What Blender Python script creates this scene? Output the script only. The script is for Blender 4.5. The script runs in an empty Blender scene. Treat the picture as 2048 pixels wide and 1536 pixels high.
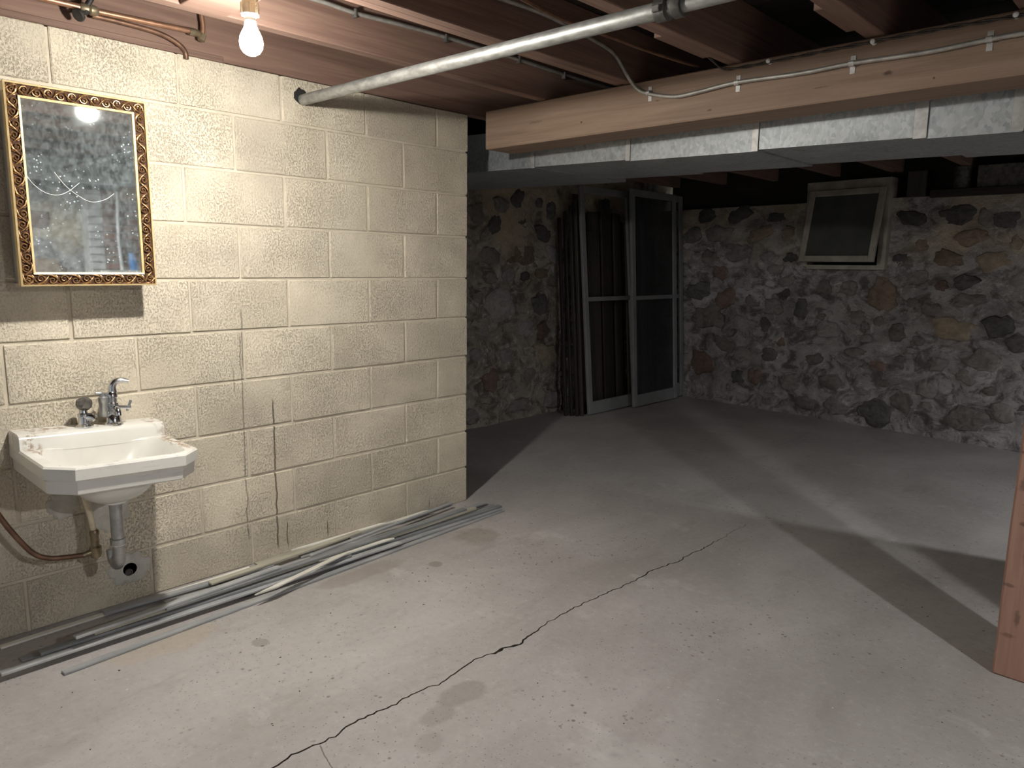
import bpy, bmesh, math, random, json
from mathutils import Vector, Matrix, noise
random.seed(7)
sc = bpy.context.scene
col = sc.collection
D = json.loads('''{"cam":[[2.7856,-2.6008,1.2523],[[0.72518,0.68845,0.01251],[-0.11885,0.10725,0.9871],[-0.67823,0.71731,-0.15959]],1464.74],"back":[[-0.875,1.555,0.196,0.123,"d"],[-0.566,1.558,0.28,0.147,"d"],[-0.147,1.557,0.274,0.105,"b"],[0.097,1.576,0.111,0.085,"b"],[-0.693,1.346,0.167,0.15,"d"],[-0.956,1.365,0.141,0.135,"g"],[-0.365,1.391,0.227,0.126,"g"],[-0.065,1.355,0.155,0.104,"g"],[-0.547,1.22,0.163,0.111,"r"],[-0.779,1.036,0.285,0.163,"k"],[-0.484,0.977,0.193,0.167,"r"],[-0.668,0.788,0.314,0.21,"d"],[-0.013,0.917,0.155,0.141,"g"],[0.258,0.913,0.127,0.171,"k"],[0.926,1.059,0.228,0.22,"b"],[-0.059,0.762,0.098,0.107,"k"],[0.508,0.759,0.188,0.117,"g"],[1.049,0.783,0.119,0.125,"d"],[1.426,0.842,0.288,0.149,"t"],[1.724,0.877,0.172,0.156,"k"],[1.647,1.333,0.192,0.141,"t"],[1.356,1.347,0.189,0.117,"b"],[1.028,1.332,0.119,0.092,"k"],[1.485,1.175,0.164,0.087,"k"],[1.511,1.045,0.195,0.086,"d"],[1.768,1.443,0.071,0.104,"t"],[1.492,1.497,0.194,0.1,"b"],[1.169,1.444,0.085,0.074,"b"],[1.072,1.64,0.202,0.104,"k"],[1.386,1.656,0.211,0.144,"k"],[1.691,1.616,0.158,0.125,"k"],[1.573,1.635,0.114,0.112,"d"],[-0.478,0.563,0.237,0.113,"d"],[0.191,0.727,0.13,0.087,"d"],[0.756,0.589,0.146,0.082,"d"],[0.408,0.503,0.141,0.085,"d"],[1.086,0.55,0.089,0.094,"d"],[0.207,0.278,0.168,0.142,"d"],[0.562,0.324,0.171,0.118,"d"],[0.94,0.127,0.218,0.18,"k"],[1.656,0.626,0.19,0.131,"d"],[1.884,0.452,0.119,0.128,"d"],[1.584,0.185,0.261,0.165,"d"],[0.829,0.309,0.144,0.115,"g"],[-0.144,0.289,0.122,0.147,"r"],[-0.709,0.357,0.273,0.214,"r"],[-0.409,1.724,0.29,0.125,"k"],[-0.729,1.738,0.156,0.129,"k"],[-0.033,1.691,0.152,0.086,"k"],[-0.957,1.757,0.141,0.113,"k"],[0.445,1.107,0.121,0.1,"d"],[0.646,1.105,0.131,0.098,"d"],[1.156,1.204,0.143,0.075,"d"],[1.277,0.967,0.126,0.09,"d"],[0.121,1.149,0.167,0.086,"d"],[-0.285,1.121,0.185,0.126,"g"],[1.305,0.373,0.141,0.139,"g"],[0.629,0.128,0.203,0.118,"g"],[-0.001,0.506,0.155,0.108,"d"],[-0.3,0.755,0.186,0.128,"g"],[0.731,0.873,0.129,0.097,"d"],[1.807,1.19,0.095,0.083,"g"],[1.84,0.759,0.108,0.113,"k"],[-0.281,0.478,0.166,0.13,"d"],[1.357,0.564,0.124,0.105,"g"],[0.349,0.12,0.163,0.105,"d"],[1.128,0.253,0.163,0.128,"d"],[1.806,0.267,0.147,0.116,"d"]],"left":[[1.77,1.339,0.291,0.151,"b"],[1.4,1.325,0.216,0.123,"d"],[1.722,1.572,0.169,0.084,"k"],[2.02,1.513,0.182,0.103,"k"],[2.106,1.701,0.116,0.147,"k"],[1.956,1.756,0.078,0.072,"k"],[1.447,1.559,0.118,0.123,"k"],[1.697,1.773,0.146,0.125,"k"],[1.524,1.713,0.14,0.109,"d"],[2.164,1.346,0.213,0.136,"g"],[2.006,1.195,0.148,0.089,"b"],[1.614,1.18,0.135,0.114,"g"],[1.412,1.159,0.119,0.097,"d"],[1.505,0.94,0.306,0.271,"g"],[1.991,0.933,0.183,0.166,"k"],[1.816,0.745,0.177,0.134,"g"],[2.073,0.515,0.272,0.171,"t"],[1.411,0.358,0.182,0.174,"r"],[1.662,0.286,0.096,0.106,"d"],[2.194,0.107,0.27,0.145,"d"],[1.225,0.099,0.117,0.115,"d"],[2.308,1.032,0.147,0.187,"d"],[2.308,0.703,0.124,0.127,"d"],[1.254,1.629,0.168,0.146,"d"],[1.287,1.009,0.096,0.097,"d"],[1.763,0.115,0.266,0.093,"d"],[1.337,0.756,0.118,0.084,"g"],[1.869,0.363,0.158,0.108,"d"],[1.261,0.579,0.116,0.099,"g"],[1.604,0.552,0.147,0.117,"g"]],"strips":[[14,0.376,-2.035,0.26,0.015,0.0005,0.026,0.009,"g"],[22,0.279,-1.338,0.255,0.004,0.01,0.028,0.009,"g"],[23,0.244,-1.055,0.217,0.04,0.0005,0.028,0.009,"d"],[0,0.061,-2.13,0.033,-1.254,0.0005,0.024,0.007,"w"],[1,0.284,-2.175,0.285,-0.672,0.0195,0.03,0.009,"g"],[2,0.2,-2.104,0.162,-1.004,0.0005,0.032,0.009,"d"],[3,0.156,-1.378,0.222,-0.006,0.01,0.03,0.009,"g"],[4,0.23,-1.491,0.245,0.007,0.0195,0.028,0.01,"d"],[5,0.078,-1.05,0.153,0.045,0.0005,0.028,0.009,"g"],[6,0.062,-1.818,0.092,-1.185,0.008,0.03,0.01,"g"],[7,0.252,-2.063,0.271,-0.926,0.029,0.03,0.01,"d"],[8,0.255,-1.909,0.225,-0.152,0.0395,0.024,0.012,"o"],[9,0.021,-1.221,0.021,-0.52,0.0005,0.034,0.009,"o"],[10,0.013,-1.05,0.013,-0.537,0.01,0.018,0.008,"w"],[11,0.171,-1.194,0.154,-0.005,0.0195,0.026,0.01,"g"],[12,0.067,-0.788,0.013,-0.126,0.01,0.018,0.009,"d"],[13,0.054,-0.585,0.043,-0.28,0.0195,0.026,0.008,"w"],[15,0.265,-1.067,0.259,-0.69,0.0395,0.022,0.008,"w"],[16,0.389,-1.409,0.272,-0.934,0.048,0.022,0.007,"w"],[17,0.183,-1.653,0.2,-1.074,0.03,0.026,0.009,"g"],[18,0.162,-1.051,0.059,-0.155,0.03,0.016,0.009,"g"],[19,0.269,-1.686,0.222,-0.218,0.052,0.03,0.009,"d"],[20,0.109,-1.456,0.051,-0.722,0.0195,0.028,0.009,"o"],[21,0.288,-1.973,0.243,-1.234,0.0615,0.026,0.009,"g"]],"conduitB":[[0.528,-1.307,2.106],[0.528,-1.162,2.113],[0.528,-1.014,2.109],[0.528,-0.83,2.116],[0.528,-0.613,2.121],[0.528,-0.398,2.121],[0.528,-0.189,2.122],[0.528,0.113,2.118],[0.528,0.377,2.121]],"clipB":[[0.528,-1.021,2.108],[0.528,-0.605,2.117],[0.528,-0.189,2.122],[0.528,0.113,2.113]],"conduit2":[[1.225,-1.2,1.992],[1.117,-0.9,2.048],[1.02,-0.6,2.101],[0.986,-0.3,2.094],[0.96,-0.15,2.07],[0.97,-0.06,2.011],[1.015,-0.016,1.959],[1.074,-0.014,1.932],[1.188,-0.014,1.906],[1.296,-0.014,1.909],[1.443,-0.014,1.919],[1.676,-0.014,1.913],[1.845,-0.014,1.917],[2.061,-0.014,1.912],[2.229,-0.014,1.918],[2.313,-0.014,1.919],[2.429,-0.014,1.92],[2.583,-0.014,1.922]],"strap2":[[1.066,-0.014,1.937],[1.443,-0.014,1.919],[1.845,-0.014,1.917],[2.229,-0.014,1.919]],"wire3":[[1.295,-0.1,2.056],[1.327,-0.05,2.031],[1.383,-0.015,1.998],[1.463,-0.012,1.969],[1.56,-0.014,1.969],[1.738,-0.012,1.971],[1.9,-0.014,1.972],[2.096,-0.012,1.973],[2.288,-0.014,1.969],[2.477,-0.012,1.968]],"wire4":[[1.257,-0.969,2.0],[1.238,-0.751,2.0],[1.244,-0.506,2.0],[1.241,-0.278,2.0],[1.255,0.007,2.0]],"knob3":[[1.56,-0.014,1.971],[1.906,-0.014,1.971],[2.289,-0.014,1.971]],"scr1":[[0.111,-1.956,1.52],[0.111,-1.93,1.481],[0.111,-1.899,1.458],[0.111,-1.866,1.454],[0.111,-1.835,1.468],[0.111,-1.802,1.497]],"scr2":[[0.111,-1.871,1.523],[0.111,-1.842,1.484],[0.111,-1.805,1.454],[0.111,-1.77,1.439],[0.111,-1.729,1.45],[0.112,-1.701,1.471]]}''')   # measured world coordinates (metres) of stones, strips, cables and the camera

# ------------------------------------------------------------------ camera
camd = bpy.data.cameras.new('camera')
cam = bpy.data.objects.new('camera', camd)
col.objects.link(cam)
cpos, cR, cf = D['cam']
r, u, f = [Vector(v) for v in cR]
cam.matrix_world = Matrix(((r.x, u.x, -f.x, cpos[0]), (r.y, u.y, -f.y, cpos[1]), (r.z, u.z, -f.z, cpos[2]), (0, 0, 0, 1)))
camd.sensor_fit = 'HORIZONTAL'
camd.sensor_width = 36.0
camd.lens = cf / 2048 * 36
camd.clip_start = 0.02
sc.camera = cam
# ------------------------------------------------------------------ world and exposure
w = bpy.data.worlds.new('basement_ambient')
sc.world = w
w.use_nodes = True
w.node_tree.nodes['Background'].inputs[0].default_value = (0.90, 0.97, 1.0, 1)
w.node_tree.nodes['Background'].inputs[1].default_value = 0.38
vs = sc.view_settings
vs.view_transform = 'Standard'
vs.look = 'None'
vs.gamma = 1
vs.use_curve_mapping = False
vs.exposure = 0.2
BULB_NEAR = ((1.0, 0.97, 0.90), 3100)     # emission of the bare bulb by the block wall
BULB_FAR = ((0.96, 0.98, 1.0), 2500)      # cooler bulb at the right, out of the picture
BULB_BACK = ((0.92, 0.96, 1.0), 2300)     # bulb beyond the furnace, out of the picture
BULB_POS = (0.79, -1.55, 1.848)
BULB2_POS = (4.36, -1.47, 1.915)
BULB3_POS = (4.45, 1.62, 1.848)

# ------------------------------------------------------------------ materials
def new_mat(name):
    m = bpy.data.materials.new(name); m.use_nodes = True
    return m, m.node_tree, m.node_tree.nodes['Principled BSDF']

def nd(nt, t, **kw):
    n = nt.nodes.new(t)
    for k, v in kw.items(): setattr(n, k, v)
    return n

def lk(nt, a, b): nt.links.new(a, b)

def math_n(nt, op, a, b=None, c=None, clamp=False):
    n = nd(nt, 'ShaderNodeMath', operation=op, use_clamp=clamp)
    for i, v in enumerate((a, b, c)):
        if v is None: continue
        if isinstance(v, (int, float)): n.inputs[i].default_value = v
        else: lk(nt, v, n.inputs[i])
    return n.outputs[0]

def wpos(nt, scale=(1, 1, 1), coord='pos'):
    if coord == 'pos': g = nd(nt, 'ShaderNodeNewGeometry').outputs['Position']
    else: g = nd(nt, 'ShaderNodeTexCoord').outputs['Object']
    mp = nd(nt, 'ShaderNodeMapping'); lk(nt, g, mp.inputs['Vector']); mp.inputs['Scale'].default_value = scale
    return mp.outputs[0]

def noise_n(nt, vec, scale, detail=6, rough=.55, dist=0):
    n = nd(nt, 'ShaderNodeTexNoise'); lk(nt, vec, n.inputs['Vector'])
    n.inputs['Scale'].default_value = scale; n.inputs['Detail'].default_value = detail
    n.inputs['Roughness'].default_value = rough; n.inputs['Distortion'].default_value = dist
    return n.outputs[0]

def ramp(nt, v, a, b):
    n = nd(nt, 'ShaderNodeMapRange'); n.inputs['From Min'].default_value = a; n.inputs['From Max'].default_value = b
    lk(nt, v, n.inputs['Value'])
    return n.outputs[0]

def mixc(nt, fac, a, b, mode='MIX'):
    n = nd(nt, 'ShaderNodeMix', data_type='RGBA', blend_type=mode)
    for s, v in ((n.inputs[0], fac), (n.inputs[6], a), (n.inputs[7], b)):
        if isinstance(v, (int, float)): s.default_value = v
        elif isinstance(v, tuple): s.default_value = (*v[:3], 1)
        else: lk(nt, v, s)
    return n.outputs[2]

def M(name, c1, c2, scale=(8, 8, 8), detail=6, rough=.8, bump=.3, bscale=(60, 60, 60), bdist=.002, metal=0.0,
      edges=(.35, .65), rnd=0.0, extra=None, coord='pos', spec=None, rvar=0.0, dist=0):
    m, nt, b = new_mat(name)
    v = wpos(nt, scale, coord)
    n1 = noise_n(nt, v, 1.0, detail, dist=dist)
    c = mixc(nt, ramp(nt, n1, *edges), c1, c2)
    if rnd:
        oi = nd(nt, 'ShaderNodeObjectInfo')
        k = math_n(nt, 'MULTIPLY_ADD', oi.outputs['Random'], 2 * rnd, 1 - rnd)
        cc = nd(nt, 'ShaderNodeCombineColor')
        for i in range(3): lk(nt, k, cc.inputs[i])
        c = mixc(nt, 1.0, c, cc.outputs[0], 'MULTIPLY')
    hgt = noise_n(nt, wpos(nt, bscale, coord), 1.0, 5, .6)
    if extra:
        c, hgt = extra(nt, c, hgt)
    lk(nt, c, b.inputs['Base Color'])
    b.inputs['Roughness'].default_value = rough
    if rvar: lk(nt, math_n(nt, 'MULTIPLY_ADD', n1, rvar, rough - rvar / 2, clamp=True), b.inputs['Roughness'])
    b.inputs['Metallic'].default_value = metal
    if spec is not None: b.inputs['Specular IOR Level'].default_value = spec
    if bump:
        bp = nd(nt, 'ShaderNodeBump'); bp.inputs['Strength'].default_value = bump; bp.inputs['Distance'].default_value = bdist
        lk(nt, hgt, bp.inputs['Height']); lk(nt, bp.outputs[0], b.inputs['Normal'])
    return m

def sep(nt):
    g = nd(nt, 'ShaderNodeNewGeometry'); s = nd(nt, 'ShaderNodeSeparateXYZ'); lk(nt, g.outputs['Position'], s.inputs[0])
    return s.outputs

def block_extra(nt, c, h):
    X, Y, Z = sep(nt)
    # open pores of the cinder aggregate
    p = noise_n(nt, wpos(nt, (150, 150, 120)), 1.0, 4, .7)
    pore = ramp(nt, p, .50, .36)
    patch = ramp(nt, noise_n(nt, wpos(nt, (4, 4, 4)), 1.0, 3), .36, .6)
    pore = math_n(nt, 'MULTIPLY', pore, math_n(nt, 'MULTIPLY_ADD', patch, .7, .3), clamp=True)
    c = mixc(nt, math_n(nt, 'MULTIPLY', pore, .42), c, (.26, .212, .155))
    # grey soot / damp bloom in irregular patches
    g = ramp(nt, noise_n(nt, wpos(nt, (1.6, 1.6, 2.6)), 1.0, 6), .50, .68)
    c = mixc(nt, math_n(nt, 'MULTIPLY', g, .34), c, (.32, .285, .24))
    # rusty drip lines
    wob = noise_n(nt, wpos(nt, (1, 1, 9)), 1.0, 3)
    for y0, z0, z1, wd, st in ((-1.105, .03, .70, .0035, .85), (-1.236, .10, .98, .0028, .55), (-1.225, .82, 1.08, .004, .5),
                               (-1.06, .02, .16, .0025, .8), (-.86, .015, .11, .0025, .85), (-.262, .01, .075, .002, .8), (-1.27, .72, .86, .003, .4)):
        d = math_n(nt, 'ABSOLUTE', math_n(nt, 'ADD', math_n(nt, 'SUBTRACT', Y, y0), math_n(nt, 'MULTIPLY_ADD', wob, .03, -.015)))
        mk = ramp(nt, d, wd * 1.5, wd * .5)
        zz = math_n(nt, 'MULTIPLY', ramp(nt, Z, z0, z0 + .03), ramp(nt, Z, z1, z1 - .03))
        c = mixc(nt, math_n(nt, 'MULTIPLY', math_n(nt, 'MULTIPLY', mk, zz), st), c, (.07, .052, .032))
    hh = math_n(nt, 'SUBTRACT', h, math_n(nt, 'MULTIPLY', pore, .9))
    return c, hh

def floor_extra(nt, c, h):
    X, Y, Z = sep(nt)
    v = wpos(nt, (1, 1, 1))
    wb = noise_n(nt, wpos(nt, (9, 9, 9)), 1.0, 5)
    # broad cloudy trowel marks
    cl = ramp(nt, noise_n(nt, wpos(nt, (1.3, .8, 1)), 1.0, 5, .6, .6), .40, .66)
    c = mixc(nt, math_n(nt, 'MULTIPLY', cl, .75), c, (.29, .265, .245))
    wt = ramp(nt, noise_n(nt, wpos(nt, (2.2, 3.1, 1)), 1.0, 7, .65), .60, .74)
    c = mixc(nt, math_n(nt, 'MULTIPLY', wt, .7), c, (.54, .52, .50))
    fm = noise_n(nt, wpos(nt, (34, 34, 34)), 1.0, 6, .75)
    c = mixc(nt, math_n(nt, 'MULTIPLY', ramp(nt, fm, .52, .75), .35), c, (.20, .18, .165))
    c = mixc(nt, math_n(nt, 'MULTIPLY', ramp(nt, fm, .46, .28), .30), c, (.56, .53, .51))
    sm = ramp(nt, noise_n(nt, wpos(nt, (5, 1.6, 1)), 1.0, 6, .7), .56, .75)
    c = mixc(nt, math_n(nt, 'MULTIPLY', sm, .4), c, (.19, .165, .14))
    # stains with outlines of their own: x, y, rx, ry, strength, colour
    for x0, y0, rx, ry, st, sc_ in ((1.325, -1.25, .055, .08, .42, (.17, .15, .13)), (1.35, -1.36, .04, .07, .36, (.17, .15, .13)), (1.42, -1.46, .04, .05, .25, (.17, .15, .13)),
                                    (.54, -.68, .032, .03, .5, (.14, .115, .085)), (.62, -1.52, .035, .03, .4, (.14, .12, .09)),
                                    (.42, -.33, .10, .12, .35, (.17, .12, .07)), (.40, -.95, .06, .22, .3, (.18, .13, .08)),
                                    (.40, -1.75, .09, .2, .35, (.42, .34, .24)), (1.95, -1.25, .2, .2, .35, (.52, .51, .49))):
        dx = math_n(nt, 'DIVIDE', math_n(nt, 'SUBTRACT', X, x0), rx); dy = math_n(nt, 'DIVIDE', math_n(nt, 'SUBTRACT', Y, y0), ry)
        d = math_n(nt, 'SQRT', math_n(nt, 'ADD', math_n(nt, 'MULTIPLY', dx, dx), math_n(nt, 'MULTIPLY', dy, dy)))
        d = math_n(nt, 'ADD', d, math_n(nt, 'MULTIPLY_ADD', wb, 1.2, -.6))
        c = mixc(nt, math_n(nt, 'MULTIPLY', ramp(nt, d, 1.05, .75), st), c, sc_)
    # hairline branching off the main crack
    xb = math_n(nt, 'ADD', math_n(nt, 'MULTIPLY_ADD', X, -.27, -1.668 + 1.224 * .27), math_n(nt, 'MULTIPLY_ADD', wb, .03, -.015))
    hl = math_n(nt, 'MULTIPLY', ramp(nt, math_n(nt, 'ABSOLUTE', math_n(nt, 'SUBTRACT', Y, xb)), .0026, .0010), math_n(nt, 'MULTIPLY', ramp(nt, X, 1.222, 1.23), ramp(nt, X, 1.46, 1.38)))
    c = mixc(nt, math_n(nt, 'MULTIPLY', hl, .8), c, (.09, .07, .055))
    # pits
    vo = nd(nt, 'ShaderNodeTexVoronoi'); lk(nt, wpos(nt, (26, 26, 1)), vo.inputs['Vector']); vo.inputs['Scale'].default_value = 1
    zone = ramp(nt, noise_n(nt, wpos(nt, (1.7, 1.7, 1)), 1.0, 3), .46, .66)
    pit = math_n(nt, 'MULTIPLY', ramp(nt, vo.outputs['Distance'], .17, .09), zone)
    vo2 = nd(nt, 'ShaderNodeTexVoronoi'); lk(nt, wpos(nt, (60, 60, 1)), vo2.inputs['Vector']); vo2.inputs['Scale'].default_value = 1
    pit2 = math_n(nt, 'MULTIPLY', ramp(nt, vo2.outputs['Distance'], .17, .08), math_n(nt, 'MULTIPLY_ADD', zone, .7, .3))
    pit = math_n(nt, 'MAXIMUM', pit, pit2)
    c = mixc(nt, math_n(nt, 'MULTIPLY', pit, .75), c, (.09, .075, .065))
    return c, math_n(nt, 'SUBTRACT', h, math_n(nt, 'MULTIPLY', pit, 1.5))

def mortar_extra(nt, c, h):
    X, Y, Z = sep(nt)
    e = ramp(nt, noise_n(nt, wpos(nt, (7, 7, 9)), 1.0, 9, .72, 1.6), .54, .64)
    c = mixc(nt, math_n(nt, 'MULTIPLY', e, .75), c, (.74, .71, .70))
    e2 = ramp(nt, noise_n(nt, wpos(nt, (19, 19, 24)), 1.0, 8, .7, 1.2), .58, .70)
    c = mixc(nt, math_n(nt, 'MULTIPLY', e2, .6), c, (.76, .74, .73))
    k = ramp(nt, noise_n(nt, wpos(nt, (5.5, 5.5, 7)), 1.0, 8, .72, 1.4), .47, .60)
    c = mixc(nt, math_n(nt, 'MULTIPLY', k, .8), c, (.095, .08, .072))
    # yellow patches high on the mortar, putting the bulb's warm light into colour
    yl = math_n(nt, 'MULTIPLY', ramp(nt, Z, 1.25, 1.45), ramp(nt, noise_n(nt, wpos(nt, (2.3, 2.3, 2.3)), 1.0, 5), .40, .55))
    c = mixc(nt, math_n(nt, 'MULTIPLY', yl, .6), c, (.66, .54, .36))
    rd = ramp(nt, noise_n(nt, wpos(nt, (1.7, 1.7, 1.7)), 1.0, 4), .60, .72)
    c = mixc(nt, math_n(nt, 'MULTIPLY', rd, .5), c, (.16, .085, .06))
    h = math_n(nt, 'ADD', h, math_n(nt, 'MULTIPLY', noise_n(nt, wpos(nt, (48, 48, 60)), 1.0, 6, .7, .8), .45))
    return c, h

def galv_extra(nt, c, h):
    vo = nd(nt, 'ShaderNodeTexVoronoi'); lk(nt, wpos(nt, (95, 95, 60)), vo.inputs['Vector']); vo.inputs['Scale'].default_value = 1
    s = nd(nt, 'ShaderNodeSeparateColor'); lk(nt, vo.outputs['Color'], s.inputs[0])
    c = mixc(nt, math_n(nt, 'MULTIPLY', s.outputs[0], .55), c, (.60, .62, .63))
    d = ramp(nt, noise_n(nt, wpos(nt, (14, 14, 9)), 1.0, 6, .7), .58, .72)
    return mixc(nt, math_n(nt, 'MULTIPLY', d, .5), c, (.20, .205, .21)), h

def glassdust_extra(nt, c, h): return c, h

MAT = {}
MAT['block'] = M('painted_cinder_block', (.59, .518, .402), (.70, .622, .488), (5, 5, 5), 6, .88, .75, (110, 110, 110), .005, rnd=.09, extra=block_extra)
MAT['mortar'] = M('wall_mortar', (.50, .44, .345), (.60, .535, .425), (9, 9, 9), 6, .9, .5, (80, 80, 80), .003)
MAT['patch'] = M('patching_mortar', (.46, .43, .38), (.60, .57, .51), (18, 18, 18), 7, .92, .7, (60, 60, 60), .005)
MAT['floor'] = M('worn_concrete', (.37, .340, .322), (.45, .418, .398), (2.2, 1.8, 1), 8, .78, .35, (70, 70, 70), .003, extra=floor_extra, rvar=.15)
MAT['crackdirt'] = M('crack_dirt', (.05, .04, .032), (.11, .085, .06), (60, 60, 60), 4, .95, .5)
MAT['alcovemortar'] = M('alcove_mortar', (.31, .26, .205), (.50, .435, .355), (3.5, 3.5, 5), 8, .92, 1.0, (16, 16, 20), .035, extra=mortar_extra, dist=1.2)
MAT['stonemortar'] = M('rubble_mortar', (.33, .30, .292), (.55, .515, .51), (3.5, 3.5, 5), 8, .92, 1.0, (16, 16, 20), .035, extra=mortar_extra, dist=1.2)
def stone(name, a, b): return M(name, a, b, (16, 16, 20), 9, .88, .9, (34, 34, 34), .012, rnd=.25, dist=1.0, edges=(.3, .62))
MAT['st'] = {'d': stone('fieldstone_grey_brown', (.13, .115, .105), (.25, .225, .205)), 'k': stone('fieldstone_dark', (.06, .057, .057), (.135, .125, .12)),
             'g': stone('fieldstone_grey', (.19, .175, .165), (.33, .305, .29)), 'b': stone('fieldstone_brown', (.15, .108, .08), (.27, .20, .15)),
             'r': stone('fieldstone_red', (.13, .085, .07), (.22, .15, .125)), 't': stone('fieldstone_tan', (.21, .17, .125), (.33, .27, .20))}
def spots(nt, c, A_, B_, lst, colr):
    wb = noise_n(nt, wpos(nt, (60, 60, 60)), 1.0, 4)
    for a0, b0, ra, rb, st in lst:
        da = math_n(nt, 'DIVIDE', math_n(nt, 'SUBTRACT', A_, a0), ra); db = math_n(nt, 'DIVIDE', math_n(nt, 'SUBTRACT', B_, b0), rb)
        d = math_n(nt, 'ADD', math_n(nt, 'SQRT', math_n(nt, 'ADD', math_n(nt, 'MULTIPLY', da, da), math_n(nt, 'MULTIPLY', db, db))), math_n(nt, 'MULTIPLY_ADD', wb, 1.6, -.8))
        c = mixc(nt, math_n(nt, 'MULTIPLY', ramp(nt, d, 1.1, .5), st), c, colr)
    return c
def beam_knots(nt, c, h):
    X, Y, Z = sep(nt)
    return spots(nt, c, X, Z, ((1.955, 1.872, .016, .008, .8), (1.10, 1.905, .010, .004, .6), (.72, 1.868, .007, .006, .8), (1.33, 1.84, .012, .005, .7), (2.09, 1.836, .005, .004, .8), (.45, 1.90, .05, .006, .35), (1.75, 1.86, .03, .003, .5), (2.02, 1.925, .03, .003, .5)), (.06, .032, .02)), h
def post_dents(nt, c, h):
    X, Y, Z = sep(nt)
    c = spots(nt, c, X, Z, ((2.445, .62, .012, .02, .6), (2.47, .42, .006, .05, .6), (2.44, .30, .02, .006, .6), (2.455, .50, .012, .007, .7), (2.44, .72, .016, .006, .7), (2.47, .20, .008, .03, .6), (2.45, .14, .02, .008, .5), (2.46, .56, .015, .004, .6), (2.50, .35, .01, .04, .5)), (.07, .032, .022))
    saw = ramp(nt, noise_n(nt, wpos(nt, (3, 3, 45)), 1.0, 5, .7), .60, .68)
    return mixc(nt, math_n(nt, 'MULTIPLY', saw, .35), c, (.12, .06, .042)), h
def wood(name, a, b, axis, rough=.75, rnd=.12, extra=None):
    s = [34, 34, 34]; s[axis] = 1.6
    s2 = [120, 120, 120]; s2[axis] = 5
    return M(name, a, b, tuple(s), 7, rough, .55, tuple(s2), .0025, edges=(.22, .80), rnd=rnd, dist=.9, extra=extra)
MAT['joist'] = wood('old_joist_wood', (.125, .070, .052), (.25, .155, .115), 1)
MAT['beam'] = wood('beam_wood', (.20, .132, .092), (.35, .245, .178), 0, extra=beam_knots)
MAT['postw'] = wood('post_wood', (.22, .115, .08), (.37, .215, .155), 2, extra=post_dents)
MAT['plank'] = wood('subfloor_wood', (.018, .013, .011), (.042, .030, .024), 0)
MAT['darkboard'] = wood('dark_weathered_board', (.016, .013, .012), (.050, .041, .033), 2, .5, .4)
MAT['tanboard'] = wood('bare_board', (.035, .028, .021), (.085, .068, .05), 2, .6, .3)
MAT['greyframe'] = M('grey_paint', (.185, .185, .19), (.235, .235, .235), (6, 6, 6), 5, .6, .2, (50, 50, 50), .001, rnd=.06)
MAT['winpaint'] = M('old_cream_paint', (.30, .27, .22), (.42, .39, .33), (10, 10, 10), 6, .7, .4, (60, 60, 60), .002)
MAT['galv'] = M('galvanised_sheet', (.30, .32, .33), (.42, .44, .45), (7, 7, 7), 6, .55, .25, (9, 9, 9), .006, metal=.6, extra=galv_extra, rvar=.2)
MAT['pipe'] = M('galvanised_pipe', (.27, .27, .255), (.44, .44, .42), (26, 60, 60), 7, .48, .3, (90, 90, 90), .001, metal=.6, rvar=.2)
MAT['coupling'] = M('black_iron', (.07, .065, .06), (.15, .14, .13), (40, 40, 40), 5, .6, .3, (90, 90, 90), .001, metal=.5)
MAT['conduit'] = M('armored_cable', (.30, .285, .26), (.42, .40, .37), (30, 30, 30), 4, .5, .1, metal=.55)
MAT['strap'] = M('zinc_strap', (.42, .41, .40), (.56, .55, .53), (40, 40, 40), 4, .5, .1, metal=.5)
MAT['copper'] = M('dull_copper', (.36, .19, .115), (.50, .285, .18), (20, 20, 20), 5, .42, .1, metal=.7)
MAT['copperdark'] = M('tarnished_copper', (.13, .072, .048), (.24, .135, .085), (20, 20, 20), 5, .5, .1, metal=.6)
MAT['brass'] = M('dull_brass', (.22, .17, .11), (.36, .29, .19), (30, 30, 30), 5, .45, .1, metal=.7)
MAT['iron'] = M('dark_iron', (.025, .023, .022), (.06, .055, .05), (30, 30, 30), 5, .55, .2, metal=.4)
MAT['wire'] = M('black_cloth_wire', (.025, .02, .018), (.06, .045, .035), (60, 60, 60), 4, .6, .1)
MAT['porcelain'] = M('knob_porcelain', (.78, .78, .76), (.86, .86, .84), (30, 30, 30), 4, .3, .0)
MAT['holder'] = M('ivory_lampholder', (.62, .52, .36), (.74, .64, .46), (30, 30, 30), 4, .4, .1)
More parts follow.
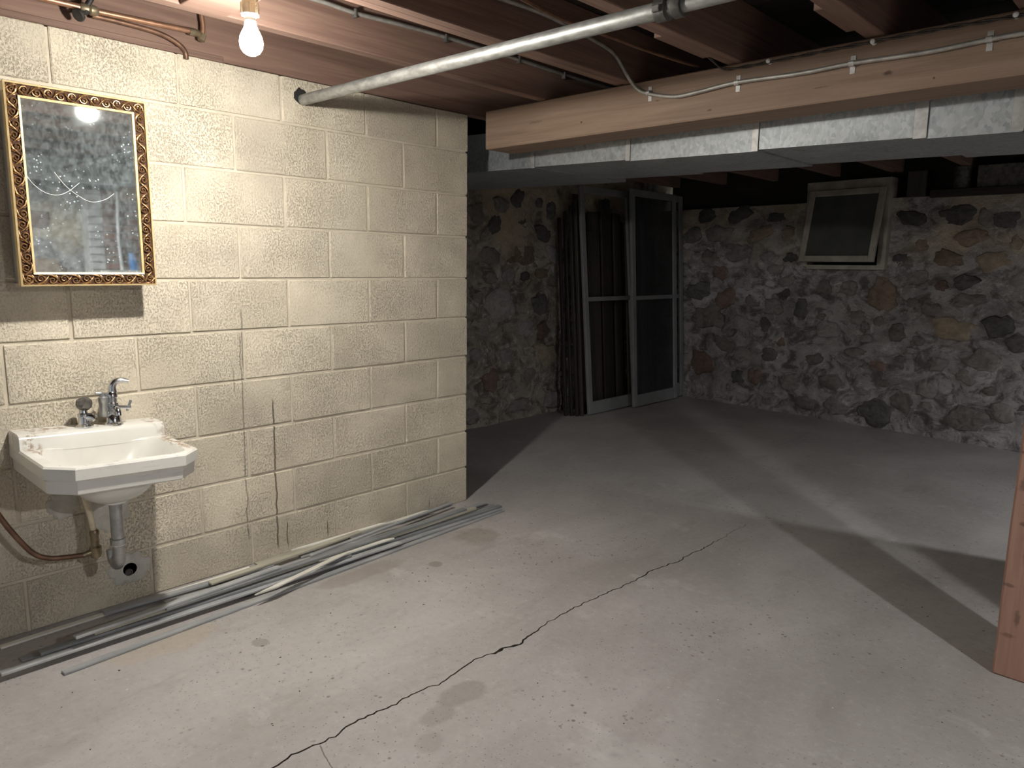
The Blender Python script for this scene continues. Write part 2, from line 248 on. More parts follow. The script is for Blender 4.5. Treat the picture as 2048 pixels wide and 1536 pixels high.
def sink_extra(nt, c, h):
    X, Y, Z = sep(nt)
    n = noise_n(nt, wpos(nt, (45, 45, 45)), 1.0, 6, .7)
    def zone(x0, y0, rx, ry):
        dx = math_n(nt, 'DIVIDE', math_n(nt, 'SUBTRACT', X, x0), rx); dy = math_n(nt, 'DIVIDE', math_n(nt, 'SUBTRACT', Y, y0), ry)
        return ramp(nt, math_n(nt, 'ADD', math_n(nt, 'MULTIPLY', dx, dx), math_n(nt, 'MULTIPLY', dy, dy)), 1.0, .2)
    up = ramp(nt, Z, .628, .636)
    for x0, y0, rx, ry, a in ((.25, -1.60, .17, .035, .46), (.06, -1.60, .06, .05, .48), (.13, -2.0, .06, .03, .48), (.05, -1.79, .04, .06, .46), (.05, -1.95, .05, .1, .50), (.40, -1.80, .06, .25, .57)):
        k = math_n(nt, 'MULTIPLY', math_n(nt, 'MULTIPLY', zone(x0, y0, rx, ry), ramp(nt, n, a, a + .08)), up)
        c = mixc(nt, math_n(nt, 'MULTIPLY', k, .85), c, (.27, .17, .10))
    # grey rub marks on the front of the apron
    rub = ramp(nt, noise_n(nt, wpos(nt, (3, 9, 70)), 1.0, 4), .58, .70)
    c = mixc(nt, math_n(nt, 'MULTIPLY', math_n(nt, 'MULTIPLY', rub, .35), ramp(nt, X, .40, .43)), c, (.36, .34, .33))
    return c, h
MAT['china'] = M('white_vitreous_china', (.62, .60, .55), (.71, .69, .64), (4, 4, 4), 4, .22, .0, extra=sink_extra)
MAT['chrome'] = M('worn_chrome', (.55, .56, .57), (.70, .71, .72), (40, 40, 40), 4, .16, .0, metal=1.0, rvar=.12)
MAT['dullchrome'] = M('dull_chrome', (.36, .36, .36), (.50, .50, .50), (40, 40, 40), 4, .35, .1, metal=.9)
MAT['smoke'] = M('smoked_acrylic', (.05, .045, .04), (.10, .09, .08), (40, 40, 40), 4, .08, .0, spec=.9)
MAT['gold'] = M('gold_leaf', (.16, .08, .038), (.44, .27, .12), (160, 160, 160), 4, .38, .2, metal=.7)
MAT['goldlip'] = M('gilt_lip', (.58, .42, .20), (.72, .55, .29), (30, 30, 30), 4, .45, .0, metal=.3)
MAT['umber'] = M('umber_ground', (.030, .013, .008), (.08, .036, .02), (90, 90, 90), 4, .75, .2, spec=.2)
MAT['cabinet'] = M('cabinet_white', (.35, .33, .30), (.42, .40, .36), (10, 10, 10), 4, .5, .0)
MAT['hole'] = M('hole_shade_black', (.012, .011, .010), (.02, .018, .016), (20, 20, 20), 3, .95, .0)  # flat black that paints the shade inside openings
MAT['brick'] = M('red_brick', (.17, .07, .05), (.27, .125, .09), (20, 20, 20), 6, .9, .5, (90, 90, 90), .003, rnd=.25)
MAT['brickpale'] = M('pale_brick', (.40, .37, .36), (.56, .53, .51), (12, 12, 12), 6, .9, .5, (90, 90, 90), .003, rnd=.1)  # paler copy of the brick for one chimney corner
MAT['brickmortar'] = M('brick_mortar', (.33, .30, .28), (.45, .42, .39), (15, 15, 15), 6, .9, .4)
MAT['blue'] = M('blue_plastic', (.05, .20, .52), (.08, .28, .62), (10, 10, 10), 3, .4, .0)
for k, a, b in (('g', (.27, .275, .275), (.40, .40, .395)), ('d', (.16, .165, .17), (.25, .255, .255)), ('w', (.64, .61, .54), (.78, .75, .68)), ('o', (.36, .33, .26), (.48, .45, .36))):
    MAT['trim_' + k] = M('strip_paint_' + k, a, b, (30, 6, 30), 6, .65, .3, (120, 20, 120), .001, rnd=.12)
MAT['debris'] = M('plaster_crumb', (.50, .46, .40), (.70, .67, .62), (90, 90, 90), 3, .9, .0)
MAT['debrisdark'] = M('dark_crumb', (.06, .045, .03), (.14, .10, .07), (90, 90, 90), 3, .9, .0)

# dirty mirror: silvered glass with dust and specks
m, nt, b = new_mat('dusty_mirror')
b.inputs['Metallic'].default_value = 1.0; b.inputs['Roughness'].default_value = .025; b.inputs['Base Color'].default_value = (.62, .66, .66, 1)
df = nd(nt, 'ShaderNodeBsdfDiffuse'); df.inputs[0].default_value = (.50, .58, .60, 1)
v = wpos(nt, (1, 1, 1))
dust = ramp(nt, noise_n(nt, wpos(nt, (60, 60, 45)), 1.0, 7, .7), .40, .75)
sv = nd(nt, 'ShaderNodeTexVoronoi'); lk(nt, wpos(nt, (1, 75, 75)), sv.inputs['Vector']); sv.inputs['Scale'].default_value = 1
sk = math_n(nt, 'MULTIPLY', ramp(nt, sv.outputs['Distance'], .24, .12), ramp(nt, noise_n(nt, wpos(nt, (9, 9, 9)), 1.0, 3), .48, .6))
fac = math_n(nt, 'ADD', math_n(nt, 'MULTIPLY_ADD', dust, .18, .055), math_n(nt, 'MULTIPLY', sk, .6), clamp=True)
mx = nd(nt, 'ShaderNodeMixShader'); lk(nt, fac, mx.inputs[0]); lk(nt, b.outputs[0], mx.inputs[1]); lk(nt, df.outputs[0], mx.inputs[2])
lk(nt, mx.outputs[0], nt.nodes['Material Output'].inputs[0]); MAT['mirror'] = m
# insect screen: fine dark weave, half open
m, nt, b = new_mat('insect_screen')
b.inputs['Base Color'].default_value = (.055, .058, .062, 1); b.inputs['Roughness'].default_value = .6; b.inputs['Metallic'].default_value = .3
b.inputs['Alpha'].default_value = .62; MAT['screen'] = m
MAT['pane'] = M('grimy_pane', (.055, .058, .05), (.085, .085, .075), (5, 5, 5), 5, .45, .0)
def bulb_mat(name, cst):
    m, nt, b = new_mat(name)
    b.inputs['Base Color'].default_value = (.9, .9, .9, 1)
    b.inputs['Emission Color'].default_value = (*cst[0], 1)
    # glow graded towards the free end, weak round the neck, to spare the upper wall
    g = nd(nt, 'ShaderNodeNewGeometry'); s = nd(nt, 'ShaderNodeSeparateXYZ'); lk(nt, g.outputs['Normal'], s.inputs[0])
    lk(nt, math_n(nt, 'MULTIPLY', math_n(nt, 'MULTIPLY_ADD', ramp(nt, s.outputs[2], .15, -1.0), .92, .08), cst[1]), b.inputs['Emission Strength'])
    return m
MAT['bulb'] = bulb_mat('lit_bulb_warm', BULB_NEAR); MAT['bulb2'] = bulb_mat('lit_bulb_cool', BULB_FAR); MAT['bulb3'] = bulb_mat('lit_bulb_back', BULB_BACK)

# ------------------------------------------------------------------ mesh helpers
def link(name, me, mat, parent=None, smooth=False, sharp=35):
    o = bpy.data.objects.new(name, me); col.objects.link(o)
    if mat is not None and not me.materials: me.materials.append(mat)
    if smooth:
        me.shade_smooth(); me.set_sharp_from_angle(angle=math.radians(sharp))
    if parent is not None:
        me.transform(Matrix.Translation(-parent_loc(parent))); o.parent = parent
    return o

def parent_loc(p):
    l = Vector((0, 0, 0))
    while p is not None: l += p.location; p = p.parent
    return l

def mesh_bm(bm, name='m'):
    me = bpy.data.meshes.new(name); bm.normal_update(); bm.to_mesh(me); bm.free(); return me

def thing(name, label, cat, loc, group=None):
    o = bpy.data.objects.new(name, None); col.objects.link(o); o.location = loc; o.empty_display_size = .05
    return tag(o, label, cat, group)

def tag(o, label, cat, group=None):
    o['label'] = label; o['category'] = cat
    if group: o['group'] = group
    return o

def struct(o): o['kind'] = 'structure'; return o

def bbox(bm, lo, hi, bev=0.0, mat4=None):
    vs_ = [bm.verts.new((x, y, z)) for x in (lo[0], hi[0]) for y in (lo[1], hi[1]) for z in (lo[2], hi[2])]
    fs = [(0, 1, 3, 2), (4, 6, 7, 5), (0, 4, 5, 1), (2, 3, 7, 6), (0, 2, 6, 4), (1, 5, 7, 3)]
    faces = [bm.faces.new([vs_[i] for i in q]) for q in fs]
    if bev:
        es = {e for f_ in faces for e in f_.edges}
        r_ = bmesh.ops.bevel(bm, geom=list(es), offset=bev, segments=1, affect='EDGES', profile=.5)
        vs_ = list({v_ for f_ in r_['faces'] for v_ in f_.verts} | {v_ for v_ in vs_ if v_.is_valid})
    if mat4 is not None: bmesh.ops.transform(bm, matrix=mat4, verts=[v_ for v_ in vs_ if v_.is_valid])

def box(name, lo, hi, mat, parent=None, bev=0.002, mat4=None):
    bm = bmesh.new(); bbox(bm, lo, hi, bev)
    if mat4 is not None: bmesh.ops.transform(bm, matrix=mat4, verts=bm.verts)
    return link(name, mesh_bm(bm, name), mat, parent)

def catmull(pts, step=.01):
    P = [Vector(p_) for p_ in pts]; out = []
    for i in range(len(P) - 1):
        a = P[i - 1] if i else P[0] * 2 - P[1]; b_, c = P[i], P[i + 1]; d = P[i + 2] if i + 2 < len(P) else P[-1] * 2 - P[-2]
        n = max(2, int((c - b_).length / step))
        for k in range(n):
            t = k / n
            out.append(.5 * ((2 * b_) + (c - a) * t + (2 * a - 5 * b_ + 4 * c - d) * t * t + (3 * b_ - a - 3 * c + d) * t ** 3))
    out.append(P[-1]); return out

def tube_bm(bm, pts, rad, seg=10, caps=True):
    n = len(pts); rings = []; up = Vector((0, 0, 1)); prev = None
    for i, p_ in enumerate(pts):
        t = (pts[min(i + 1, n - 1)] - pts[max(i - 1, 0)]).normalized()
        if prev is None:
            a = up if abs(t.z) < .9 else Vector((1, 0, 0)); s_ = t.cross(a).normalized()
        else:
            s_ = (prev - t * prev.dot(t)).normalized()
        prev = s_; q = t.cross(s_)
        rr = rad(i) if callable(rad) else rad
        rings.append([bm.verts.new(p_ + (s_ * math.cos(2 * math.pi * k / seg) + q * math.sin(2 * math.pi * k / seg)) * rr) for k in range(seg)])
    for i in range(n - 1):
        for k in range(seg):
            bm.faces.new((rings[i][k], rings[i][(k + 1) % seg], rings[i + 1][(k + 1) % seg], rings[i + 1][k]))
    if caps:
        bm.faces.new(rings[0][::-1]); bm.faces.new(rings[-1])

def tube(name, pts, rad, mat, parent=None, seg=10, step=.01, smoothpath=True):
    bm = bmesh.new(); P = catmull(pts, step) if smoothpath else [Vector(q) for q in pts]
    tube_bm(bm, P, rad, seg); bmesh.ops.recalc_face_normals(bm, faces=bm.faces)
    return link(name, mesh_bm(bm, name), mat, parent, smooth=True, sharp=50)

def lathe_bm(bm, prof, origin, axis=(0, 0, 1), seg=24):
    axis = Vector(axis).normalized(); a = Vector((1, 0, 0)) if abs(axis.x) < .9 else Vector((0, 1, 0))
    s_ = axis.cross(a).normalized(); q = axis.cross(s_); o = Vector(origin); rings = []
    for r_, h in prof:
        if r_ < 1e-6: rings.append([bm.verts.new(o + axis * h)])
        else: rings.append([bm.verts.new(o + axis * h + (s_ * math.cos(2 * math.pi * k / seg) + q * math.sin(2 * math.pi * k / seg)) * r_) for k in range(seg)])
    for A, B in zip(rings, rings[1:]):
        for k in range(seg):
            if len(A) == 1 and len(B) == 1: continue
            if len(A) == 1: bm.faces.new((A[0], B[k], B[(k + 1) % seg]))
            elif len(B) == 1: bm.faces.new((A[k], B[0], A[(k + 1) % seg]))
            else: bm.faces.new((A[k], B[k], B[(k + 1) % seg], A[(k + 1) % seg]))
    for R_ in (rings[0], rings[-1]):
        if len(R_) > 1: bm.faces.new(R_)
    bmesh.ops.recalc_face_normals(bm, faces=bm.faces)

def lathe(name, prof, origin, mat, parent=None, axis=(0, 0, 1), seg=24, sharp=40):
    bm = bmesh.new(); lathe_bm(bm, prof, origin, axis, seg)
    return link(name, mesh_bm(bm, name), mat, parent, smooth=True, sharp=sharp)

# ------------------------------------------------------------------ floor with its crack
def build_floor():
    x0, x1, y0, y1 = -1.7, 5.7, -6.0, 4.2
    ky = [(1.21, -2.6), (1.213, -1.80), (1.216, -1.65), (1.207, -1.46), (1.227, -1.25), (1.209, -1.09), (1.236, -.93), (1.206, -.63), (1.229, -.14), (1.253, .264), (1.249, .84)]
    rr = random.Random(3)
    pts = []
    for (xa, ya), (xb, yb) in zip(ky, ky[1:]):
        n = max(2, int((yb - ya) / .014))
        for i in range(n):
            t = i / n; y = ya + (yb - ya) * t
            x = xa + (xb - xa) * t + .013 * noise.noise(Vector((0, y * 6, 3))) + .012 * noise.noise(Vector((0, y * 17, 9))) + rr.uniform(-.0042, .0042)
            pts.append((x, y))
    pts.append((ky[-1][0], ky[-1][1]))
    n = len(pts); L = []; R_ = []
    for i, (x, y) in enumerate(pts):
        env = min(1, (n - 1 - i) / (n * .22)) * min(1, i / 6)
        wd = env * (.0038 + .0045 * max(0, noise.noise(Vector((5, y * 5, 1))) + .35)) + (.009 * max(0, noise.noise(Vector((2, y * 40, 4))) + .5) if abs(y + .97) < .05 else 0)
        L.append((x - wd * .5, y)); R_.append((x + wd * .5, y))
    bm = bmesh.new()
    def poly(ps, z=0): return bm.faces.new([bm.verts.new((a, b_, z)) for a, b_ in ps])
    # strips keep the triangulation clean along the crack
    xl, xr = 1.12, 1.34
    Lv = [bm.verts.new((a, b_, 0)) for a, b_ in L]; Rv = [bm.verts.new((a, b_, 0)) for a, b_ in R_]
    Ld = [bm.verts.new((a, b_, -.012)) for a, b_ in L]; Rd = [bm.verts.new((a, b_, -.012)) for a, b_ in R_]
    el = [bm.verts.new((xl, b_, 0)) for a, b_ in L]; er = [bm.verts.new((xr, b_, 0)) for a, b_ in R_]
    crack = []
    for i in range(n - 1):
        bm.faces.new((el[i], Lv[i], Lv[i + 1], el[i + 1])); bm.faces.new((Rv[i], er[i], er[i + 1], Rv[i + 1]))
        for q in ((Lv[i], Ld[i], Ld[i + 1], Lv[i + 1]), (Rd[i], Rv[i], Rv[i + 1], Rd[i + 1]), (Ld[i], Rd[i], Rd[i + 1], Ld[i + 1])):
            crack.append(bm.faces.new(q))
    ya, yb = pts[0][1], pts[-1][1]
    poly([(x0, ya), (xl, ya), (xl, yb), (x0, yb)]); poly([(xr, ya), (x1, ya), (x1, yb), (xr, yb)])
    poly([(x0, y0), (x1, y0), (x1, ya), (x0, ya)]); poly([(x0, yb), (x1, yb), (x1, y1), (x0, y1)])
    poly([(x0, y0), (x0, y1), (x1, y1), (x1, y0)], -.10)
    for f_ in crack: f_.material_index = 1
    me = mesh_bm(bm, 'floor')
    me.materials.append(MAT['floor']); me.materials.append(MAT['crackdirt'])
    struct(link('floor', me, None))
build_floor()

# ------------------------------------------------------------------ block wall (front face x = 0, free end y = 0)
B = .2032; TOP = 1.988
wl = struct(box('wall_left', (-.185, -5.2, 0), (-.0055, -.009, TOP - .004), MAT['mortar'], None, 0))
blockmesh = {}
def block_mesh(ln, ht, seed):
    key = (round(ln, 3), round(ht, 3), seed)
    if key in blockmesh: return blockmesh[key]
    rr = random.Random(hash(key) % 9999)
    bm = bmesh.new(); bbox(bm, (-.095, -ln / 2, -ht / 2), (.095, ln / 2, ht / 2), .0035)
    for v_ in bm.verts: v_.co += Vector((rr.uniform(-.0012, .0012), rr.uniform(-.0015, .0015), rr.uniform(-.0015, .0015)))
    me = mesh_bm(bm, 'block'); me.materials.append(MAT['block']); blockmesh[key] = me
    return me
zoff = {1: .006, 2: 0, 3: -.003, 4: -.007, 5: -.005, 6: -.003, 7: -.004, 8: 0, 9: .008}
rr = random.Random(11)
for c in range(10):
    zt = TOP if c == 0 else 2.005 - c * B + zoff[c]
    zb_ = 0.0 if c == 9 else 2.005 - (c + 1) * B + zoff[c + 1]
    ya = 0.0; first = True
    while ya > -5.1:
        ln = B if (first and c % 2 == 0) else 2 * B
        first = False
        y1_, y0_ = ya, ya - ln
        j = .0045
        a = y1_ - (0 if y1_ == 0 else j); b_ = y0_ + j
        top_ = zt - (0 if c == 0 else j); bot = zb_ + (0.0 if c == 9 else j)
        o = bpy.data.objects.new('block', block_mesh(a - b_, top_ - bot, rr.randrange(3))); col.objects.link(o)
        o.parent = wl; o.location = (-.095 + rr.uniform(-.0015, .0012), (a + b_) / 2, (top_ + bot) / 2)
        ya -= ln
# mortar patch and open drain stub below the basin, patch behind the trap
def blob(name, cy, cz, ry, rz, seed, hole=0.0, x=.003, h=.007):
    bm = bmesh.new(); n = 40; rr = random.Random(seed)
    outs = []
    for k in range(n):
        a = 2 * math.pi * k / n
        q = 1 + .38 * noise.noise(Vector((math.cos(a) * 1.9, math.sin(a) * 1.9, seed))) + .22 * noise.noise(Vector((math.cos(a) * 6, math.sin(a) * 6, seed)))
        outs.append((math.cos(a) * ry * q, math.sin(a) * rz * q, a))
    rings = []
    for s_, hx in ((1.0, -.004), (.93, .35 * h), (.6, h), (.34 if hole == 0 else None, h * .9)):
        if s_ is None: rings.append([bm.verts.new((x + h * .9, cy + math.cos(o_[2]) * hole, cz + math.sin(o_[2]) * hole)) for o_ in outs])
        else: rings.append([bm.verts.new((x + hx + rr.uniform(-.0012, .0012), cy + o_[0] * s_, cz + o_[1] * s_)) for o_ in outs])
    for A, C_ in zip(rings, rings[1:]):
        for k in range(n): bm.faces.new((A[k], A[(k + 1) % n], C_[(k + 1) % n], C_[k]))
    if hole == 0: bm.faces.new(rings[-1])
    bmesh.ops.recalc_face_normals(bm, faces=bm.faces)
    return link(name, mesh_bm(bm, name), MAT['patch'], wl, smooth=True, sharp=60)
p1 = blob('mortar_patch', -1.705, .128, .075, .062, 4, hole=.024)
blob('mortar_patch', -1.76, .40, .075, .12, 9)
blob('mortar_patch', -1.90, .42, .05, .05, 15)
lathe('drain_opening', [(0, .0045), (.026, .0045)], (0, -1.705, .128), MAT['hole'], wl, axis=(1, 0, 0))  # flat black disc for the shade inside the drain
lathe('drain_stub', [(.010, .0), (.013, .0), (.013, .012), (.010, .012), (.010, .004), (0, .004)], (.003, -1.710, .118), MAT['coupling'], wl, axis=(1, 0, 0), seg=18)
# broken-out hole round the waste pipe, its shade drawn as a flat black patch
bm = bmesh.new(); n = 18
vs2 = []
for k in range(n):
    a = 2 * math.pi * k / n; q = 1 + .25 * noise.noise(Vector((math.cos(a) * 2, math.sin(a) * 2, 21)))
    vs2.append((.0016, -.930 + math.cos(a) * .030 * q, 1.921 + math.sin(a) * .032 * q))
bm.faces.new([bm.verts.new(q) for q in vs2])
link('broken_hole', mesh_bm(bm, 'hole'), MAT['hole'], wl)

# ------------------------------------------------------------------ rubble walls
def rubble(name, O, U, N, length, height, seed, cut=None, mat='stonemortar', amp=.030, step=.032):
    """displaced mortar face over a solid core; O start, U along, N outward (room side)"""
    bm = bmesh.new(); nu = int(length / step); nz = int(height / step); O = Vector(O); U = Vector(U).normalized(); N = Vector(N).normalized()
    g = []
    for i in range(nu + 1):
        row = []
        for j in range(nz + 1):
            p_ = O + U * (length * i / nu) + Vector((0, 0, height * j / nz))
            q = noise.fractal(p_ * 3.2 + Vector((seed, 0, 0)), 1.0, 2.0, 4) * amp + noise.fractal(p_ * 11 + Vector((0, seed, 0)), .9, 2.0, 3) * amp * .45
            row.append(bm.verts.new(p_ + N * q))
        g.append(row)
    for i in range(nu):
        for j in range(nz):
            uc = length * (i + .5) / nu; zc = height * (j + .5) / nz
            if cut and cut[0] < uc < cut[1] and cut[2] < zc < cut[3]: continue
            bm.faces.new((g[i][j], g[i + 1][j], g[i + 1][j + 1], g[i][j + 1]))
    def slab(u0, u1, z0, z1):
        a = O + U * u0 - N * .05; c = O + U * u1 - N * .05; d = -N * .30
        vv = [bm.verts.new(q) for q in (a + Vector((0, 0, z0)), c + Vector((0, 0, z0)), c + d + Vector((0, 0, z0)), a + d + Vector((0, 0, z0)),
                                        a + Vector((0, 0, z1)), c + Vector((0, 0, z1)), c + d + Vector((0, 0, z1)), a + d + Vector((0, 0, z1)))]
        for q in ((0, 1, 5, 4), (1, 2, 6, 5), (2, 3, 7, 6), (3, 0, 4, 7), (4, 5, 6, 7), (0, 3, 2, 1)): bm.faces.new([vv[k] for k in q])
    if cut:
        slab(0, cut[0], 0, height); slab(cut[1], length, 0, height); slab(cut[0], cut[1], 0, cut[2])
        if cut[3] < height: slab(cut[0], cut[1], cut[3], height)
    else: slab(0, length, 0, height)
    # close the top lip
    for i in range(nu):
        uc = length * (i + .5) / nu
        if cut and cut[0] < uc < cut[1] and cut[3] >= height: continue
        A, C_ = g[i][nz], g[i + 1][nz]
        bm.faces.new((A, C_, bm.verts.new(O + U * (length * (i + 1) / nu) - N * .06 + Vector((0, 0, height))), bm.verts.new(O + U * (length * i / nu) - N * .06 + Vector((0, 0, height)))))
    bmesh.ops.recalc_face_normals(bm, faces=bm.faces)
    o = link(name, mesh_bm(bm, name), MAT[mat], None, smooth=True, sharp=70)
    return struct(o)

def stone_piece(parent, P, U, N, wd, ht, key, seed):
    bm = bmesh.new(); n = 20; rr = random.Random(seed); U = Vector(U); N = Vector(N); Z = Vector((0, 0, 1))
    tilt = rr.uniform(-.35, .35); h = min(.024, .09 * min(wd, ht) + rr.uniform(.004, .012))
    ang = [2 * math.pi * (k + rr.uniform(-.25, .25)) / n for k in range(n)]
    out = []
    for a in ang:
        q = 1.04 + .42 * noise.noise(Vector((math.cos(a) * 1.3, math.sin(a) * 1.3, seed * .37))) + .30 * noise.noise(Vector((math.cos(a) * 4, math.sin(a) * 4, seed * .9)))
        e = (abs(math.cos(a)) ** 2.6 + abs(math.sin(a)) ** 2.6) ** (-1 / 2.6)
        x_, y_ = math.cos(a) * wd / 2 * q * e, math.sin(a) * ht / 2 * q * e
        out.append((x_ * math.cos(tilt) - y_ * math.sin(tilt), x_ * math.sin(tilt) + y_ * math.cos(tilt)))
    rings = []
    for s_, hh in ((1.02, -.05), (1.0, .15 * h), (.88, .72 * h), (.5, h)):
        rings.append([bm.verts.new(U * (x_ * s_) + Z * (y_ * s_) + N * (hh + (rr.uniform(-.2, .2) * h if s_ < 1 else 0))) for x_, y_ in out])
    for A, C_ in zip(rings, rings[1:]):
        for k in range(n): bm.faces.new((A[k], A[(k + 1) % n], C_[(k + 1) % n], C_[k]))
    cv = bm.verts.new(N * h * rr.uniform(.9, 1.15))
    for k in range(n): bm.faces.new((rings[-1][k], rings[-1][(k + 1) % n], cv))
    bmesh.ops.recalc_face_normals(bm, faces=bm.faces)
    me = mesh_bm(bm, 'stone'); me.materials.append(MAT['st'][key]); me.shade_smooth(); me.set_sharp_from_angle(angle=math.radians(38))
    o = bpy.data.objects.new('stone', me); col.objects.link(o); o.parent = parent; o.location = P
    return o

def scatter(parent, taken, mk, ulo, uhi, zlo, zhi, count, seed, size=(.07, .17), avoid=None):
    rr = random.Random(seed); k = 0
    for t in range(count * 12):
        u_, z_ = rr.uniform(ulo, uhi), rr.uniform(zlo, zhi); wd = rr.uniform(*size); ht = wd * rr.uniform(.55, .95)
        if avoid and avoid[0] - wd / 2 < u_ < avoid[1] + wd / 2 and avoid[2] - ht / 2 < z_ < avoid[3] + ht / 2: continue
        if any(abs(u_ - a) < (wd + c) * .56 and abs(z_ - b_) < (ht + d) * .56 for a, b_, c, d in taken): continue
        taken.append((u_, z_, wd, ht)); mk(u_, z_, wd, ht, rr.choice('ddgkbgrd'), 100 + t); k += 1
        if k >= count: break

# far wall: y = 3.68 - 0.0976 x
Ub = Vector((1, -.0976, 0)).normalized(); Nb = Vector((-.0976, -1, 0)).normalized()
by = lambda x: 3.68 - .0976 * x
wx0 = -1.30
WIN = (.27, .90, 1.27, 1.92)
sx = Ub.x
wb_ = rubble('wall_back', (wx0, by(wx0), 0), Ub, Nb, 7.1, 1.80, 3, cut=((WIN[0] - wx0) / sx, (WIN[1] - wx0) / sx, WIN[2], 1.9))
taken = []
for i, (x, z, wd, ht, k) in enumerate(D['back']):
    if z > 1.74: continue
    taken.append((x, z, wd, ht)); stone_piece(wb_, (x, by(x), z), Ub, Nb, wd * 1.03, ht * 1.03, k, i)
scatter(wb_, taken, lambda u_, z_, w_, h_, k, s_: stone_piece(wb_, (u_, by(u_), z_), Ub, Nb, w_, h_, k, s_), -.85, 3.0, .22, 1.72, 64, 5, avoid=(.2, 1.0, 1.22, 1.95))
# alcove wall: x = -1.25
wa = rubble('wall_alcove', (-1.25, -3.2, 0), (0, 1, 0), (1, 0, 0), 7.2, 2.2, 8, mat='alcovemortar')
taken = []
for i, (y, z, wd, ht, k) in enumerate(D['left']):
    taken.append((y, z, wd, ht)); stone_piece(wa, (-1.25, y, z), (0, 1, 0), (1, 0, 0), wd, ht, k, 300 + i)
scatter(wa, taken, lambda u_, z_, w_, h_, k, s_: stone_piece(wa, (-1.25, u_, z_), (0, 1, 0), (1, 0, 0), w_, h_, k, s_ + 500), .7, 3.4, .06, 1.85, 30, 6)
# right-hand wall, seen only in the mirror
wr = rubble('wall_right', (5.35, -6.0, 0), (0, 1, 0), (-1, 0, 0), 9.9, 2.2, 12, step=.06)
taken = [(.05, 1.4, .75, 2.0)]
scatter(wr, taken, lambda u_, z_, w_, h_, k, s_: stone_piece(wr, (5.35, u_, z_), (0, 1, 0), (-1, 0, 0), w_, h_, k, s_ + 900), -1.5, -.32, .7, 1.95, 22, 9, size=(.14, .34))
# brick chimney breast against that wall
ch = struct(box('trim_1', (5.135, -.262, 0), (5.30, .452, 2.1), MAT['brickmortar'], None, 0)); ch['label'] = 'brick chimney breast with one pale corner'
bme = {}
for kind, ln in (('brick', .20), ('half', .095), ('brickpale', .125)):
    bm = bmesh.new(); bbox(bm, (-.012, -ln / 2, -.0285), (.012, ln / 2, .0285), .003)
    me = mesh_bm(bm, 'brick'); me.materials.append(MAT['brickpale' if kind == 'brickpale' else 'brick']); bme[kind] = me
for c in range(14):
    z = 1.06 + c * .070
    if z > 2.05: break
    row = [('brickpale', -.197)]
    y = -.130
    if c % 2: row.append(('half', y + .0475)); y += .105
    while y + .2 <= .46: row.append(('brick', y + .1)); y += .21
    if y + .095 <= .46: row.append(('half', y + .0475))
    for kd, yy in row:
        o = bpy.data.objects.new('brick', bme[kd]); col.objects.link(o); o.parent = ch; o.location = (5.128 + random.uniform(-.002, .002), yy, z)
ledge = struct(box('trim_2', (4.86, -.20, 1.02), (5.12, 1.2, 1.16), MAT['patch'], None, .012)); ledge['label'] = 'concrete ledge in front of the chimney'
box('support', (4.90, -.15, 0), (5.12, 1.15, 1.021), MAT['patch'], ledge, .01)

# ------------------------------------------------------------------ ceiling: subfloor planks over joists
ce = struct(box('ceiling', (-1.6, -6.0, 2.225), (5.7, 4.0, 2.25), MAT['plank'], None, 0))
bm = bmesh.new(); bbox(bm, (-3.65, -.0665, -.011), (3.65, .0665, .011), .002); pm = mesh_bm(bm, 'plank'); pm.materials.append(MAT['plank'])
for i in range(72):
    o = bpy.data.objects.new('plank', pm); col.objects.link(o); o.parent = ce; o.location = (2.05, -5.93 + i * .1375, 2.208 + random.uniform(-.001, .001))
JB = 1.991; JT = 2.196
def joist(x0, x1, label, y0=-6.0, y1=3.62, zb=JB):
    bm = bmesh.new(); bbox(bm, (x0, y0, zb), (x1, y1, JT), .003)
    o = link('joist', mesh_bm(bm, 'joist'), MAT['joist']); return tag(o, label, 'joist', 'ceiling joists')
joist(-.052, -.006, 'reddish brown joist resting on top of the block wall')
joist(.462, .510, 'orange-brown joist with armored cable along its upper side, left of the bulb')
joist(.885, .928, 'dim board of the doubled joist, on the bulb side', zb=JB + .004)
joist(.934, .977, 'brighter-edged board of the doubled joist right of the bulb')
joist(1.392, 1.450, 'joist crossing above the pipe coupling, right of the doubled joist')
joist(1.875, 1.935, 'joist with a short block nailed to it, above the wooden beam')
joist(2.290, 2.350, 'joist at the top right corner of the picture')
for x in (2.77, 3.24, 3.72, 4.19, 4.66, 5.12): joist(x, x + .055, 'joist beyond the right edge of the picture')
for x in (-.52, -.99): joist(x, x + .05, 'joist behind the block wall', y1=3.6)
tag(box('sill_strip', (-.005, -5.0, TOP - .001), (.006, -1.25, TOP + .020), MAT['joist'], None, .002), 'thin wooden ledge strip along the top edge of the block wall', 'strip')
tag(box('nailed_block', (1.825, -.30, 2.012), (1.874, -.03, 2.09), MAT['joist'], None, .002), 'short wooden block nailed to a joist side above the beam', 'wood block')
tag(box('nailed_block', (1.348, -.42, 2.0), (1.391, -.10, 2.05), MAT['joist'], None, .002), 'narrow wooden cleat on the joist where the twisted wire starts', 'wood block')
tag(box('rim_board', (-1.18, 3.86, 1.801), (5.28, 3.92, 2.19), MAT['plank'], None, 0.002), 'dark rim board above the far stone wall', 'board')

